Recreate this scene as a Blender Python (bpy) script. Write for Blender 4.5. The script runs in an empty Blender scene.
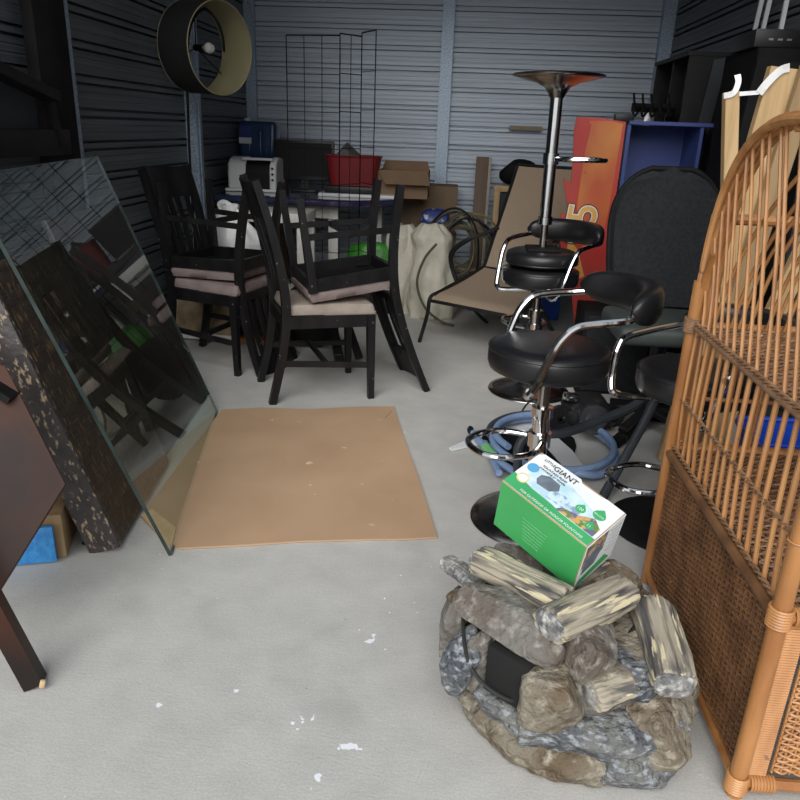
import bpy, bmesh, math, random
from mathutils import Vector, Matrix, Euler, noise
PI = math.pi
def R(d): return math.radians(d)
V = Vector
scn = bpy.context.scene
C = scn.collection

# ------------------------------------------------------------------ camera
FPX, PITCH, YAW, ROLL, H = 726.28, R(20.46), R(-3.77), R(2.158), 1.27
Fw = V((math.sin(YAW)*math.cos(PITCH), math.cos(YAW)*math.cos(PITCH), -math.sin(PITCH)))
r0 = V((math.cos(YAW), -math.sin(YAW), 0)); u0 = r0.cross(Fw)
Rt = math.cos(ROLL)*r0 + math.sin(ROLL)*u0
Up = -math.sin(ROLL)*r0 + math.cos(ROLL)*u0
EYE = V((0, 0, H))
cd = bpy.data.cameras.new('camera'); cam = bpy.data.objects.new('camera', cd); C.objects.link(cam)
cd.sensor_width = 36; cd.lens = 36*FPX/800; cd.clip_start = .05; cd.clip_end = 200
m = Matrix((Rt, Up, -Fw)).transposed().to_4x4(); m.translation = EYE
cam.matrix_world = m; scn.camera = cam
def ray(x, y): return Fw + (x-400)/FPX*Rt - (y-400)/FPX*Up
def at(x, y, Y): d = ray(x, y); return EYE + d*(Y/d.y)       # measured point at distance Y
def atx(x, y, X): d = ray(x, y); return EYE + d*(X/d.x)
def fl(x, y, z=0): d = ray(x, y); return EYE + d*((z-H)/d.z)  # measured point at height z

# ------------------------------------------------------------------ materials
def nd(nt, t, **k):
    n = nt.nodes.new(t)
    for a, b in k.items():
        if a in n.inputs: n.inputs[a].default_value = b
        else: setattr(n, a, b)
    return n
MATS = {}
def M(name, col, rough=.5, metal=0, col2=None, ns=8, st=(1,1,1), bump=0, bs=None, bst=None, thr=(.35,.65),
      fleck=None, fs=30, ft=.66, fst=(1,1,1), fw=.03, spec=.5, coat=0, rvar=0, bdist=.01, detail=5):
    if name in MATS: return MATS[name]
    mt = bpy.data.materials.new(name); mt.use_nodes = True; nt = mt.node_tree; L = nt.links.new
    b = nt.nodes['Principled BSDF']
    b.inputs['Base Color'].default_value = (*col, 1); b.inputs['Roughness'].default_value = rough
    b.inputs['Metallic'].default_value = metal; b.inputs['Specular IOR Level'].default_value = spec
    b.inputs['Coat Weight'].default_value = coat
    tc = nd(nt, 'ShaderNodeTexCoord')
    def noi(scale, stt, det=detail):
        mp = nd(nt, 'ShaderNodeMapping'); mp.inputs['Scale'].default_value = stt
        L(tc.outputs['Object'], mp.inputs['Vector'])
        n = nd(nt, 'ShaderNodeTexNoise'); n.inputs['Scale'].default_value = scale; n.inputs['Detail'].default_value = det
        L(mp.outputs[0], n.inputs['Vector']); return n
    colout = None
    if col2 is None: col2 = tuple(c*.82 for c in col)
    n = noi(ns, st); r = nd(nt, 'ShaderNodeValToRGB')
    r.color_ramp.elements[0].position = thr[0]; r.color_ramp.elements[1].position = thr[1]
    r.color_ramp.elements[0].color = (*col, 1); r.color_ramp.elements[1].color = (*col2, 1)
    L(n.outputs['Fac'], r.inputs['Fac']); colout = r.outputs['Color']
    if rvar:
        mr = nd(nt, 'ShaderNodeMapRange'); mr.inputs['To Min'].default_value = rough-rvar; mr.inputs['To Max'].default_value = rough+rvar
        L(n.outputs['Fac'], mr.inputs['Value']); L(mr.outputs[0], b.inputs['Roughness'])
    if fleck:
        n2 = noi(fs, fst, 6); r2 = nd(nt, 'ShaderNodeValToRGB')
        r2.color_ramp.elements[0].position = ft; r2.color_ramp.elements[1].position = ft+fw
        L(n2.outputs['Fac'], r2.inputs['Fac'])
        mx = nd(nt, 'ShaderNodeMix', data_type='RGBA'); L(r2.outputs['Color'], mx.inputs[0])
        L(colout, mx.inputs[6]); mx.inputs[7].default_value = (*fleck, 1); colout = mx.outputs[2]
    L(colout, b.inputs['Base Color'])
    if bump:
        n3 = noi(bs or ns*3, bst or st, 6); bp = nd(nt, 'ShaderNodeBump'); bp.inputs['Strength'].default_value = bump
        bp.inputs['Distance'].default_value = bdist
        L(n3.outputs['Fac'], bp.inputs['Height']); L(bp.outputs[0], b.inputs['Normal'])
    MATS[name] = mt; return mt

def glass_mat():
    mt = bpy.data.materials.new('tinted_glass'); mt.use_nodes = True; nt = mt.node_tree; L = nt.links.new
    for n in list(nt.nodes): nt.nodes.remove(n)
    o = nd(nt, 'ShaderNodeOutputMaterial'); t = nd(nt, 'ShaderNodeBsdfTransparent'); g = nd(nt, 'ShaderNodeBsdfGlossy')
    t.inputs['Color'].default_value = (.90, .94, .91, 1); g.inputs['Roughness'].default_value = .004
    g.inputs['Color'].default_value = (.95, 1, 1, 1)
    fr = nd(nt, 'ShaderNodeFresnel'); fr.inputs['IOR'].default_value = 2.0
    ge = nd(nt, 'ShaderNodeNewGeometry'); sb = nd(nt, 'ShaderNodeMath', operation='SUBTRACT'); sb.inputs[0].default_value = 1; L(ge.outputs['Backfacing'], sb.inputs[1])
    ml = nd(nt, 'ShaderNodeMath', operation='MULTIPLY'); L(fr.outputs[0], ml.inputs[0]); L(sb.outputs[0], ml.inputs[1])
    mx = nd(nt, 'ShaderNodeMixShader'); L(ml.outputs[0], mx.inputs[0]); L(t.outputs[0], mx.inputs[1]); L(g.outputs[0], mx.inputs[2])
    L(mx.outputs[0], o.inputs['Surface']); return mt

SPLATS = [(*fl(302,722).xy, .055), (*fl(236,691).xy, .03), (*fl(352,745).xy, .05), (*fl(370,640).xy, .04), (*fl(160,705).xy, .03), (*fl(320,775).xy, .03)]
def floor_mat():
    mt = bpy.data.materials.new('concrete'); mt.use_nodes = True; nt = mt.node_tree; L = nt.links.new
    b = nt.nodes['Principled BSDF']; b.inputs['Roughness'].default_value = .8
    tc = nd(nt, 'ShaderNodeTexCoord')
    def noi(s, stt=(1,1,1), det=6, loc=(0,0,0)):
        mp = nd(nt, 'ShaderNodeMapping'); mp.inputs['Scale'].default_value = stt; mp.inputs['Location'].default_value = loc
        mp.inputs['Rotation'].default_value = (0, 0, .25)
        L(tc.outputs['Object'], mp.inputs['Vector'])
        n = nd(nt, 'ShaderNodeTexNoise'); n.inputs['Scale'].default_value = s; n.inputs['Detail'].default_value = det
        L(mp.outputs[0], n.inputs['Vector']); return n.outputs['Fac']
    def ramp(fac, a, c, ca, cc):
        r = nd(nt, 'ShaderNodeValToRGB'); r.color_ramp.elements[0].position = a; r.color_ramp.elements[1].position = c
        r.color_ramp.elements[0].color = (*ca, 1); r.color_ramp.elements[1].color = (*cc, 1); L(fac, r.inputs['Fac']); return r.outputs['Color']
    def mix(f, a, c, mode='MIX'):
        mx = nd(nt, 'ShaderNodeMix', data_type='RGBA', blend_type=mode)
        if isinstance(f, float): mx.inputs[0].default_value = f
        else: L(f, mx.inputs[0])
        L(a, mx.inputs[6])
        if isinstance(c, tuple): mx.inputs[7].default_value = (*c, 1)
        else: L(c, mx.inputs[7])
        return mx.outputs[2]
    base = ramp(noi(1.3), .3, .7, (.39, .38, .36), (.50, .49, .465))
    base = mix(.5, base, ramp(noi(9, (1, 1, 1)), .3, .7, (.37, .36, .34), (.56, .55, .525)))
    base = mix(.30, base, ramp(noi(190, (1, 1, 1), 3), .32, .68, (.30, .295, .28), (.60, .59, .57)))
    base = mix(.16, base, ramp(noi(60, (.35, 2.2, 1), 4), .3, .7, (.36, .35, .33), (.56, .55, .53)))
    st = ramp(noi(2.3, (1, 1, 1), 5, (3, 1, 0)), .62, .72, (0, 0, 0), (.45, .45, .45))
    base = mix(st, base, (.30, .29, .27))
    # white paint drips and grit, scattered
    msk = ramp(noi(1.7, (1, 1, 1), 2, (7.3, 2.1, 0)), .52, .6, (0, 0, 0), (1, 1, 1))
    sp = ramp(noi(38, (1, 1, 1), 3, (1, 5, 0)), .70, .72, (0, 0, 0), (1, 1, 1))
    ml = nd(nt, 'ShaderNodeMix', data_type='RGBA', blend_type='MULTIPLY'); ml.inputs[0].default_value = 1
    L(msk, ml.inputs[6]); L(sp, ml.inputs[7])
    base = mix(ml.outputs[2], base, (.80, .81, .83))
    nz2 = noi(34, (1, 1, 1), 5, (4, 2, 0))
    for (cx, cy, rr) in SPLATS:
        vd = nd(nt, 'ShaderNodeVectorMath', operation='DISTANCE'); L(tc.outputs['Object'], vd.inputs[0]); vd.inputs[1].default_value = (cx, cy, 0)
        mr = nd(nt, 'ShaderNodeMapRange'); L(vd.outputs['Value'], mr.inputs['Value']); mr.inputs['From Min'].default_value = 0; mr.inputs['From Max'].default_value = rr*1.2; mr.inputs['To Min'].default_value = .17; mr.inputs['To Max'].default_value = -.25
        m3 = nd(nt, 'ShaderNodeMath', operation='ADD'); L(mr.outputs[0], m3.inputs[0]); L(nz2, m3.inputs[1])
        base = mix(ramp(m3.outputs[0], .60, .625, (0, 0, 0), (.85, .85, .85)), base, (.84, .86, .92))
    dk = ramp(noi(70, (1, 1, 1), 2, (9, 2, 0)), .76, .78, (0, 0, 0), (1, 1, 1))
    base = mix(dk, base, (.12, .11, .10))
    L(base, b.inputs['Base Color'])
    bp = nd(nt, 'ShaderNodeBump'); bp.inputs['Strength'].default_value = .16; bp.inputs['Distance'].default_value = .004
    L(noi(110, (.8, 1.6, 1), 6), bp.inputs['Height']); L(bp.outputs[0], b.inputs['Normal'])
    return mt

CONC = floor_mat()
GLASS = glass_mat()
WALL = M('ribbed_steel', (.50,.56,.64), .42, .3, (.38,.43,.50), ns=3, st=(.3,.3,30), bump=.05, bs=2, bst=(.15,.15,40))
WALLD = M('shaded_ribbed_steel', (.135,.152,.168), .5, .3, (.095,.108,.12), ns=3, st=(.3,.3,30), bump=.05, bs=2, bst=(.15,.15,40))  # same steel as the back wall, with shade put into its colour
GALV = M('galvanised_steel', (.42,.50,.60), .40, .5, (.24,.30,.38), ns=110, thr=(.4,.6), bump=.05)
BLKW = M('black_painted_wood', (.0065,.006,.0065), .40, 0, (.013,.012,.013), ns=14, st=(1,1,.3), fleck=(.30,.26,.22), fs=55, ft=.715, bump=.15, bs=60, spec=.3)
BLKW2 = M('dull_black_wood', (.007,.0065,.0065), .5, 0, (.013,.012,.012), ns=12, fleck=(.16,.14,.12), fs=45, ft=.75, spec=.25)
WORN = M('worn_dark_board', (.022,.016,.014), .42, 0, (.04,.03,.025), ns=10, st=(1,6,1), fleck=(.15,.09,.045), fs=16, ft=.60, fst=(9,1.2,3), bump=.3, bs=30, bst=(1,6,1))
WORNE = M('worn_board_edge', (.030,.024,.026), .5, 0, (.055,.045,.045), ns=18, fleck=(.36,.27,.17), fs=85, ft=.56, fst=(1.4,.5,1.0), fw=.10, bump=.35, bs=50)
BROWN = M('reddish_brown_veneer', (.060,.020,.010), .42, 0, (.016,.011,.010), ns=2.2, thr=(.38,.6), fleck=(.16,.12,.10), fs=50, ft=.74, spec=.25)
DBOARD = M('dark_brown_board', (.030,.019,.016), .45, 0, (.02,.014,.012), ns=4)
BAREW = M('bare_wood', (.62,.46,.28), .6, 0, (.5,.34,.18), ns=20, st=(1,1,.2))
PINE = M('pine', (.54,.38,.20), .6, 0, (.42,.27,.125), ns=5, st=(7,7,.5), fleck=(.25,.13,.05), fs=3.2, ft=.72, bump=.1, bs=30, bst=(6,6,.4))
PINE2 = M('dull_pine', (.34,.23,.12), .65, 0, (.26,.165,.08), ns=5, st=(7,7,.5))
CUSH = M('taupe_microfibre', (.27,.215,.205), .9, 0, (.19,.145,.14), ns=9, bump=.25, bs=120, spec=.2)
CUSH2 = M('beige_microfibre', (.34,.29,.25), .9, 0, (.25,.205,.175), ns=9, bump=.25, bs=120, spec=.2)
CHROME = M('chrome', (.72,.72,.73), .1, 1, (.62,.62,.64), ns=3)
CHROME2 = M('worn_chrome', (.45,.42,.40), .22, 1, (.22,.16,.12), ns=6, thr=(.45,.7))
VINYL = M('black_vinyl', (.008,.008,.009), .36, 0, (.012,.012,.014), ns=6, bump=.12, bs=180, bdist=.003, rvar=.06)
BLKP = M('black_plastic', (.009,.009,.010), .42, 0, (.016,.016,.017), ns=10, spec=.35)
BLKM = M('matt_black', (.006,.006,.007), .75, 0, (.010,.010,.011), ns=10, spec=.15)
BLKC = M('black_mesh_cloth', (.010,.011,.013), .85, 0, (.016,.018,.020), ns=60, bump=.3, bs=300, spec=.3)
CHAR = M('charcoal_board', (.032,.037,.043), .6, 0, (.026,.030,.035), ns=4, spec=.3)
RATTAN = M('rattan_pole', (.44,.20,.065), .36, 0, (.30,.12,.036), ns=7, st=(3,3,.6), fleck=(.16,.07,.03), fs=14, ft=.70, coat=.25, bump=.1, bs=40)
RATTL = M('rattan_cane', (.52,.255,.095), .42, 0, (.36,.155,.052), ns=9, st=(3,3,.6), fleck=(.22,.10,.04), fs=25, ft=.68, coat=.15)
RATTD = M('rattan_weave', (.24,.115,.05), .5, 0, (.13,.06,.026), ns=11, fleck=(.55,.36,.2), fs=40, ft=.70)
RATTG = M('rattan_binding', (.34,.19,.10), .55, 0, (.20,.11,.06), ns=30, fleck=(.6,.5,.4), fs=60, ft=.72)
CARD = M('cardboard', (.47,.315,.20), .85, 0, (.42,.275,.17), ns=3, fleck=(.66,.50,.36), fs=16, ft=.70, spec=.2, bump=.06, bs=90, bst=(1,6,1))
CARDD = M('box_cardboard', (.23,.15,.095), .85, 0, (.19,.125,.078), ns=5, spec=.2)
SLING = M('tan_sling_fabric', (.36,.275,.20), .85, 0, (.31,.235,.17), ns=120, st=(1,1,1), bump=.35, bs=260, spec=.2)
WHITEP = M('white_plastic', (.72,.73,.74), .4, 0, (.64,.65,.66), ns=4)
WHITEW = M('white_paint', (.66,.65,.62), .5, 0, (.56,.54,.50), ns=6)
BAGM = M('white_bag_film', (.88,.88,.88), .35, 0, (.78,.78,.79), ns=8, bump=.5, bs=16, bdist=.02)
CANVAS = M('canvas', (.62,.59,.50), .9, 0, (.50,.47,.39), ns=8, bump=.5, bs=14, bdist=.02, spec=.2)
BLUEJ = M('water_jug_blue', (.03,.07,.17), .18, 0, (.02,.05,.13), ns=3, coat=.3)
BLUEB = M('bin_blue', (.012,.075,.52), .32, 0, (.010,.06,.42), ns=4)
BLUES = M('blue_board', (.035,.06,.22), .5, 0, (.028,.048,.17), ns=5, fleck=(.3,.34,.5), fs=40, ft=.76)
REDP = M('basket_red', (.20,.009,.014), .4, 0, (.16,.008,.012), ns=5)
PURP = M('purple_gloss', (.030,.020,.060), .16, 0, (.02,.045,.085), ns=2.2, thr=(.4,.6), coat=.6)
SCREEN = M('screen_black', (.005,.005,.007), .5, 0, (.007,.007,.009), ns=2, spec=.2)
HOSEB = M('hose_blue', (.23,.33,.54), .5, 0, (.19,.28,.47), ns=20, bump=.4, bs=60)
HOSEG = M('hose_grey', (.045,.052,.062), .55, 0, (.036,.041,.05), ns=20)
GREENT = M('green_tape', (.20,.52,.20), .55, 0, (.16,.44,.16), ns=20)
GREENB = M('green_bag', (.05,.26,.03), .45, 0, (.03,.17,.02), ns=9, bump=.4, bs=12, bdist=.02)
CABLE = M('cable_olive', (.11,.095,.055), .6, 0, (.07,.06,.04), ns=15)
CABLEK = M('cable_black', (.015,.015,.015), .5)
ROCKG = M('slate_rock', (.050,.058,.075), .72, 0, (.17,.17,.16), ns=9, thr=(.36,.62), fleck=(.33,.35,.38), fs=48, fst=(1,1,2), ft=.50, fw=.17, bump=1, bs=38, bdist=.03)
ROCKB = M('brown_rock', (.12,.085,.052), .8, 0, (.20,.175,.135), ns=8, thr=(.36,.60), fleck=(.37,.33,.26), fs=40, ft=.52, fw=.22, bump=1, bs=34, bdist=.024)
ROCKP = M('grey_rock', (.17,.16,.145), .8, 0, (.10,.078,.06), ns=6.5, thr=(.42,.66), fleck=(.34,.32,.29), fs=40, ft=.52, fw=.22, bump=1, bs=34, bdist=.02)
LOGM = M('driftwood', (.35,.31,.24), .8, 0, (.085,.08,.078), ns=17, st=(.35,2.8,2.8), thr=(.44,.58), fleck=(.58,.51,.34), fs=26, ft=.60, fst=(.3,2.4,2.4), bump=1, bs=12, bst=(.35,3,3), bdist=.02)
LOGE = M('driftwood_end', (.30,.285,.26), .8, 0, (.10,.10,.11), ns=18, fleck=(.50,.50,.47), fs=60, ft=.48, fw=.2, bump=1, bs=50, bdist=.012)
DARKI = M('hollow_shade', (.006,.006,.006), .9)  # black for the painted shade in the fountain opening
BXG = M('box_green', (.06,.42,.12), .45, 0, (.05,.36,.10), ns=7, fleck=(.75,.85,.75), fs=45, ft=.75, fst=(2.2,1,.35))
BXW = M('box_white', (.78,.80,.80), .5, 0, (.70,.74,.76), ns=9)
BXPB = M('print_pale_blue', (.42,.60,.70), .5, 0, (.60,.74,.80), ns=30)
BXDG = M('print_slate', (.10,.12,.15), .5, 0, (.16,.19,.24), ns=40)
BXGR = M('print_green', (.05,.38,.13), .5)
BXOR = M('print_flowers', (.55,.34,.12), .55, 0, (.14,.12,.22), ns=55, thr=(.45,.55), fleck=(.12,.22,.06), fs=60, ft=.55)
BXK = M('print_black', (.02,.02,.025), .5)
BXGO = M('print_gold', (.62,.50,.22), .5, 0, (.75,.66,.42), ns=60)
PORG = M('print_orange', (.55,.20,.045), .45, 0, (.46,.085,.03), ns=3.5, st=(1,1,.6), thr=(.38,.62), fleck=(.35,.10,.04), fs=20, ft=.70)
PRED = M('print_red', (.50,.035,.03), .45, 0, (.42,.05,.035), ns=4)
PYEL = M('print_yellow', (.72,.42,.10), .45, 0, (.68,.32,.08), ns=6)
PWHT = M('print_white', (.72,.68,.6), .45)
SHADEO = M('shade_black', (.013,.012,.012), .8)
SHADEI = M('shade_gold_lining', (.30,.27,.155), .5, 0, (.27,.24,.14), ns=4)
BULB = M('frosted_bulb', (.55,.55,.53), .12, 0, coat=.5)
PAPER = M('print_sheet', (.62,.63,.64), .6)

# ------------------------------------------------------------------ mesh builder
def cr(pts, n=6, closed=False):
    P = [V(p) for p in pts]; out = []
    N = len(P); rng = range(N if closed else N-1)
    for i in rng:
        if closed: a, b, c, d = P[(i-1)%N], P[i], P[(i+1)%N], P[(i+2)%N]
        else: a, b, c, d = P[max(i-1,0)], P[i], P[i+1], P[min(i+2,N-1)]
        for k in range(n):
            t = k/n
            out.append(.5*((2*b)+(-a+c)*t+(2*a-5*b+4*c-d)*t*t+(-a+3*b-3*c+d)*t**3))
    if not closed: out.append(P[-1])
    return out

class MB:
    def __init__(s): s.bm = bmesh.new()
    def _merge(s, t, M4=None):
        if M4 is not None: bmesh.ops.transform(t, matrix=M4, verts=t.verts)
        me = bpy.data.meshes.new('tmp'); t.to_mesh(me); t.free(); s.bm.from_mesh(me); bpy.data.meshes.remove(me); return s
    def box(s, c, d, rot=(0,0,0), bev=0, seg=2, mat=None):
        t = bmesh.new(); bmesh.ops.create_cube(t, size=1)
        for v in t.verts: v.co = V((v.co.x*d[0], v.co.y*d[1], v.co.z*d[2]))
        if bev: bmesh.ops.bevel(t, geom=list(t.edges), offset=min(bev, min(d)*.48), segments=seg, affect='EDGES', profile=.5)
        mm = Matrix.Translation(V(c)) @ (mat if mat is not None else Euler(rot).to_matrix().to_4x4())
        return s._merge(t, mm)
    def bar(s, a, b, w, h, up=(0,0,1), bev=0, seg=1):      # board from a to b
        a, b = V(a), V(b); z = (b-a); L = z.length; z.normalize(); x = V(up).cross(z)
        if x.length < 1e-4: x = V((1,0,0)).cross(z)
        x.normalize(); y = z.cross(x)
        return s.box((a+b)/2, (w, h, L), bev=bev, seg=seg, mat=Matrix((x, y, z)).transposed().to_4x4())
    def sweep(s, path, sec, closed=False, cap=True, up=None, scales=None):
        P = [V(p) for p in path]; n = len(P); bm = s.bm; rings = []
        T = []
        for i in range(n):
            a = P[(i-1)%n] if (closed or i) else P[i]; b = P[(i+1)%n] if (closed or i < n-1) else P[i]
            t = (b-a); t = t.normalized() if t.length > 1e-9 else V((0,0,1)); T.append(t)
        if up is None:
            u = V((0,0,1)) if abs(T[0].z) < .9 else V((1,0,0))
            u = (u - T[0]*u.dot(T[0])).normalized()
        for i in range(n):
            if up is not None:
                uu = V(up); uu = uu - T[i]*uu.dot(T[i]); u = uu.normalized() if uu.length > 1e-5 else u
            else:
                u = u - T[i]*u.dot(T[i]); u.normalize()
            w = T[i].cross(u); sc = scales[i] if scales else 1
            if not isinstance(sc, tuple): sc = (sc, sc)
            rings.append([bm.verts.new(P[i] + w*(q[0]*sc[0]) + u*(q[1]*sc[1])) for q in sec])
        k = len(sec)
        for i in range(n if closed else n-1):
            A, B = rings[i], rings[(i+1)%n]
            for j in range(k):
                bm.faces.new((A[j], A[(j+1)%k], B[(j+1)%k], B[j]))
        if cap and not closed:
            bm.faces.new(list(reversed(rings[0]))); bm.faces.new(rings[-1])
        return s
    def tube(s, path, r, seg=8, closed=False, scales=None, cap=True):
        sec = [(r*math.cos(2*PI*j/seg), r*math.sin(2*PI*j/seg)) for j in range(seg)]
        return s.sweep(path, sec, closed, cap, None, scales)
    def lathe(s, prof, c=(0,0,0), seg=40, mat=None):
        t = bmesh.new(); rings = []
        for r, z in prof:
            if r < 1e-5: rings.append([t.verts.new((0,0,z))])
            else: rings.append([t.verts.new((r*math.cos(2*PI*j/seg), r*math.sin(2*PI*j/seg), z)) for j in range(seg)])
        for A, B in zip(rings, rings[1:]):
            for j in range(seg):
                j2 = (j+1)%seg
                if len(A) == 1 and len(B) == 1: continue
                if len(A) == 1: t.faces.new((A[0], B[j2], B[j]))
                elif len(B) == 1: t.faces.new((A[j], A[j2], B[0]))
                else: t.faces.new((A[j], A[j2], B[j2], B[j]))
        bmesh.ops.recalc_face_normals(t, faces=t.faces)
        return s._merge(t, Matrix.Translation(V(c)) @ (mat if mat is not None else Matrix.Identity(4)))
    def prism(s, pts, off, bev=0):          # polygon in 3D, thickened by vector off
        t = bmesh.new(); off = V(off)
        a = [t.verts.new(V(p)) for p in pts]; b = [t.verts.new(V(p)+off) for p in pts]; n = len(a)
        t.faces.new(a); t.faces.new(list(reversed(b)))
        for i in range(n): t.faces.new((a[(i+1)%n], a[i], b[i], b[(i+1)%n]))
        bmesh.ops.recalc_face_normals(t, faces=t.faces)
        if bev: bmesh.ops.bevel(t, geom=list(t.edges), offset=bev, segments=1, affect='EDGES')
        return s._merge(t)
    def grid(s, fn, nu, nv, thick=0, closeu=False):
        bm = s.bm; g = [[bm.verts.new(V(fn(i/nu, j/nv))) for j in range(nv+1)] for i in range(nu+(0 if closeu else 1))]
        f = []
        for i in range(nu):
            for j in range(nv):
                i2 = (i+1) % len(g)
                f.append(bm.faces.new((g[i][j], g[i2][j], g[i2][j+1], g[i][j+1])))
        if thick: bmesh.ops.recalc_face_normals(bm, faces=f); bmesh.ops.solidify(bm, geom=f, thickness=thick)
        return s
    def blob(s, c, d, rotz=0, seed=0, cuts=7, p=.55, amp=.06, sub=4, rot=None, cutd=(.72,.95), nf=2.2):   # faceted boulder
        t = bmesh.new(); bmesh.ops.create_icosphere(t, subdivisions=sub, radius=1)
        rnd = random.Random(seed); pl = []
        for _ in range(cuts):
            n = V((rnd.uniform(-1,1), rnd.uniform(-1,1), rnd.uniform(-.7,.9))).normalized(); pl.append((n, rnd.uniform(*cutd)))
        for v in t.verts:
            q = v.co.copy(); q = V([math.copysign(abs(x)**p, x) for x in q])
            for n, dd in pl:
                e = q.dot(n)-dd
                if e > 0: q -= n*e*.93
            nn = noise.noise(q*nf + V((seed*3.1,0,0)))*amp + noise.noise(q*7 + V((seed,5,0)))*amp*.5
            q *= 1+nn
            v.co = V((q.x*d[0]/2, q.y*d[1]/2, q.z*d[2]/2))
        mm = Matrix.Translation(V(c)) @ (rot.to_4x4() if rot else Matrix.Rotation(rotz, 4, 'Z'))
        return s._merge(t, mm)
W = {}
def setw(o, parent=None, mat=None):
    W[o.name] = (W[parent.name] if parent else Matrix.Identity(4)) @ (mat if mat is not None else Matrix.Identity(4))
def thing(name, label, cat, loc=(0,0,0), rot=(0,0,0), group=None):
    o = bpy.data.objects.new(name, None); o.empty_display_size = .1; C.objects.link(o)
    o.location = loc; o.rotation_euler = rot; o['label'] = label; o['category'] = cat
    if group: o['group'] = group
    setw(o, None, Matrix.Translation(V(loc)) @ Euler(rot).to_matrix().to_4x4()); return o
def part(name, mb, mat, parent=None, world=True, smooth=True, angle=35, label=None, xf=None, kind=None):
    """link builder mb as one mesh object; world=True: coordinates are world ones; xf: the part's own frame (world)"""
    me = bpy.data.meshes.new(name); bm = mb.bm
    o = bpy.data.objects.new(name, me); C.objects.link(o)
    base = W[parent.name] if parent else Matrix.Identity(4)
    if xf is not None:                       # mesh is in xf's frame
        o.matrix_basis = (base.inverted() @ xf) if world else xf
    elif world and parent: bmesh.ops.transform(bm, matrix=base.inverted(), verts=bm.verts)
    bmesh.ops.recalc_face_normals(bm, faces=bm.faces)
    bm.to_mesh(me); bm.free()
    if smooth:
        me.polygons.foreach_set('use_smooth', [True]*len(me.polygons))
        me.set_sharp_from_angle(angle=R(angle))
    me.materials.append(mat)
    if parent: o.parent = parent
    W[o.name] = base @ o.matrix_basis
    if label: o['label'] = label
    if kind: o['kind'] = kind
    return o
def solo(name, mb, mat, label, cat, group=None, loc=None, **k):   # a thing that is one mesh; origin moved to loc
    if loc is not None:
        bmesh.ops.translate(mb.bm, verts=mb.bm.verts, vec=-V(loc))
    o = part(name, mb, mat, None, world=False, **k)
    if loc is not None: o.location = loc; W[o.name] = Matrix.Translation(V(loc))
    o['label'] = label; o['category'] = cat
    if group: o['group'] = group
    return o
def struct(name, mb, mat, **k):
    o = part(name, mb, mat, None, world=False, **k); o['kind'] = 'structure'; return o
def text(name, s, size, mat, parent, xf, ext=.0006, bold=0, align='CENTER'):
    cu = bpy.data.curves.new('tmptext', 'FONT'); cu.body = s; cu.size = size; cu.extrude = ext; cu.offset = bold
    cu.align_x = align; cu.align_y = 'CENTER'
    t = bpy.data.objects.new('tmptext', cu); C.objects.link(t)
    dg = bpy.context.evaluated_depsgraph_get(); dg.update()
    me = bpy.data.meshes.new_from_object(t.evaluated_get(dg)); C.objects.unlink(t); bpy.data.objects.remove(t)
    me.name = name; me.materials.clear(); me.materials.append(mat)
    o = bpy.data.objects.new(name, me); C.objects.link(o); o.parent = parent
    o.matrix_basis = W[parent.name].inverted() @ xf; W[o.name] = xf; return o
def frame(o, x, y):            # frame with origin o, x and y axes
    x = V(x).normalized(); z = x.cross(V(y)).normalized(); y = z.cross(x)
    m4 = Matrix((x, y, z)).transposed().to_4x4(); m4.translation = V(o); return m4

# ------------------------------------------------------------------ the storage unit
XL, XR, YB, YF, ZC = -1.77, 1.57, 6.4, 1.15, 2.9
mb = MB(); mb.box((0, 0, -.05), (24, 24, .1)); struct('floor', mb, CONC)
def ribprof():
    pr = []; z = 0
    while z < ZC:
        for dz, d in ((0,0),(.030,0),(.032,-.002),(.036,-.002),(.038,0),(.062,0),(.064,-.002),(.068,-.002),(.070,0),(.094,0),(.0955,-.03),(.1055,-.03),(.107,0),(.108,.003),(.130,.003),(.131,0),(.1325,-.03),(.1425,-.03),(.144,0)):
            if z+dz <= ZC: pr.append((z+dz, d))
        z += .146
    return pr
RP = ribprof()
def ribwall(p0, p1, nrm):
    m_ = MB(); bm = m_.bm; n = V(nrm)
    A = [bm.verts.new(V((p0[0], p0[1], z)) + n*d) for z, d in RP]; B = [bm.verts.new(V((p1[0], p1[1], z)) + n*d) for z, d in RP]
    A2 = [bm.verts.new(V((p0[0], p0[1], z)) - n*.04) for z in (0, ZC)]; B2 = [bm.verts.new(V((p1[0], p1[1], z)) - n*.04) for z in (0, ZC)]
    for i in range(len(A)-1): bm.faces.new((A[i], A[i+1], B[i+1], B[i]))
    bm.faces.new((A2[0], A2[1], B2[1], B2[0])); bm.faces.new((A[-1], A2[1], B2[1], B[-1])); bm.faces.new((A[0], B[0], B2[0], A2[0]))
    bm.faces.new(A + [A2[1], A2[0]]); bm.faces.new(B + [B2[1], B2[0]])
    return m_
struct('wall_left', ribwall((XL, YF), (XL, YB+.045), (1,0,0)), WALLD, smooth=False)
struct('wall_back', ribwall((XL-.045, YB), (XR+.045, YB), (0,-1,0)), WALL, smooth=False)
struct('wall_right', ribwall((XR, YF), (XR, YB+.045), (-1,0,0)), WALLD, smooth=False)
YC = 2.5  # unseen ceiling edge, set back so more daylight reaches the floor
mb = MB(); mb.box(((XL+XR)/2, (YC+YB)/2, ZC+.03), (XR-XL, YB-YC, .04))
y = YC+.1
while y < YB: mb.box(((XL+XR)/2, y, ZC-.004), (XR-XL, .05, .03)); y += .3
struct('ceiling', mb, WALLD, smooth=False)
n = 1
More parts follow.
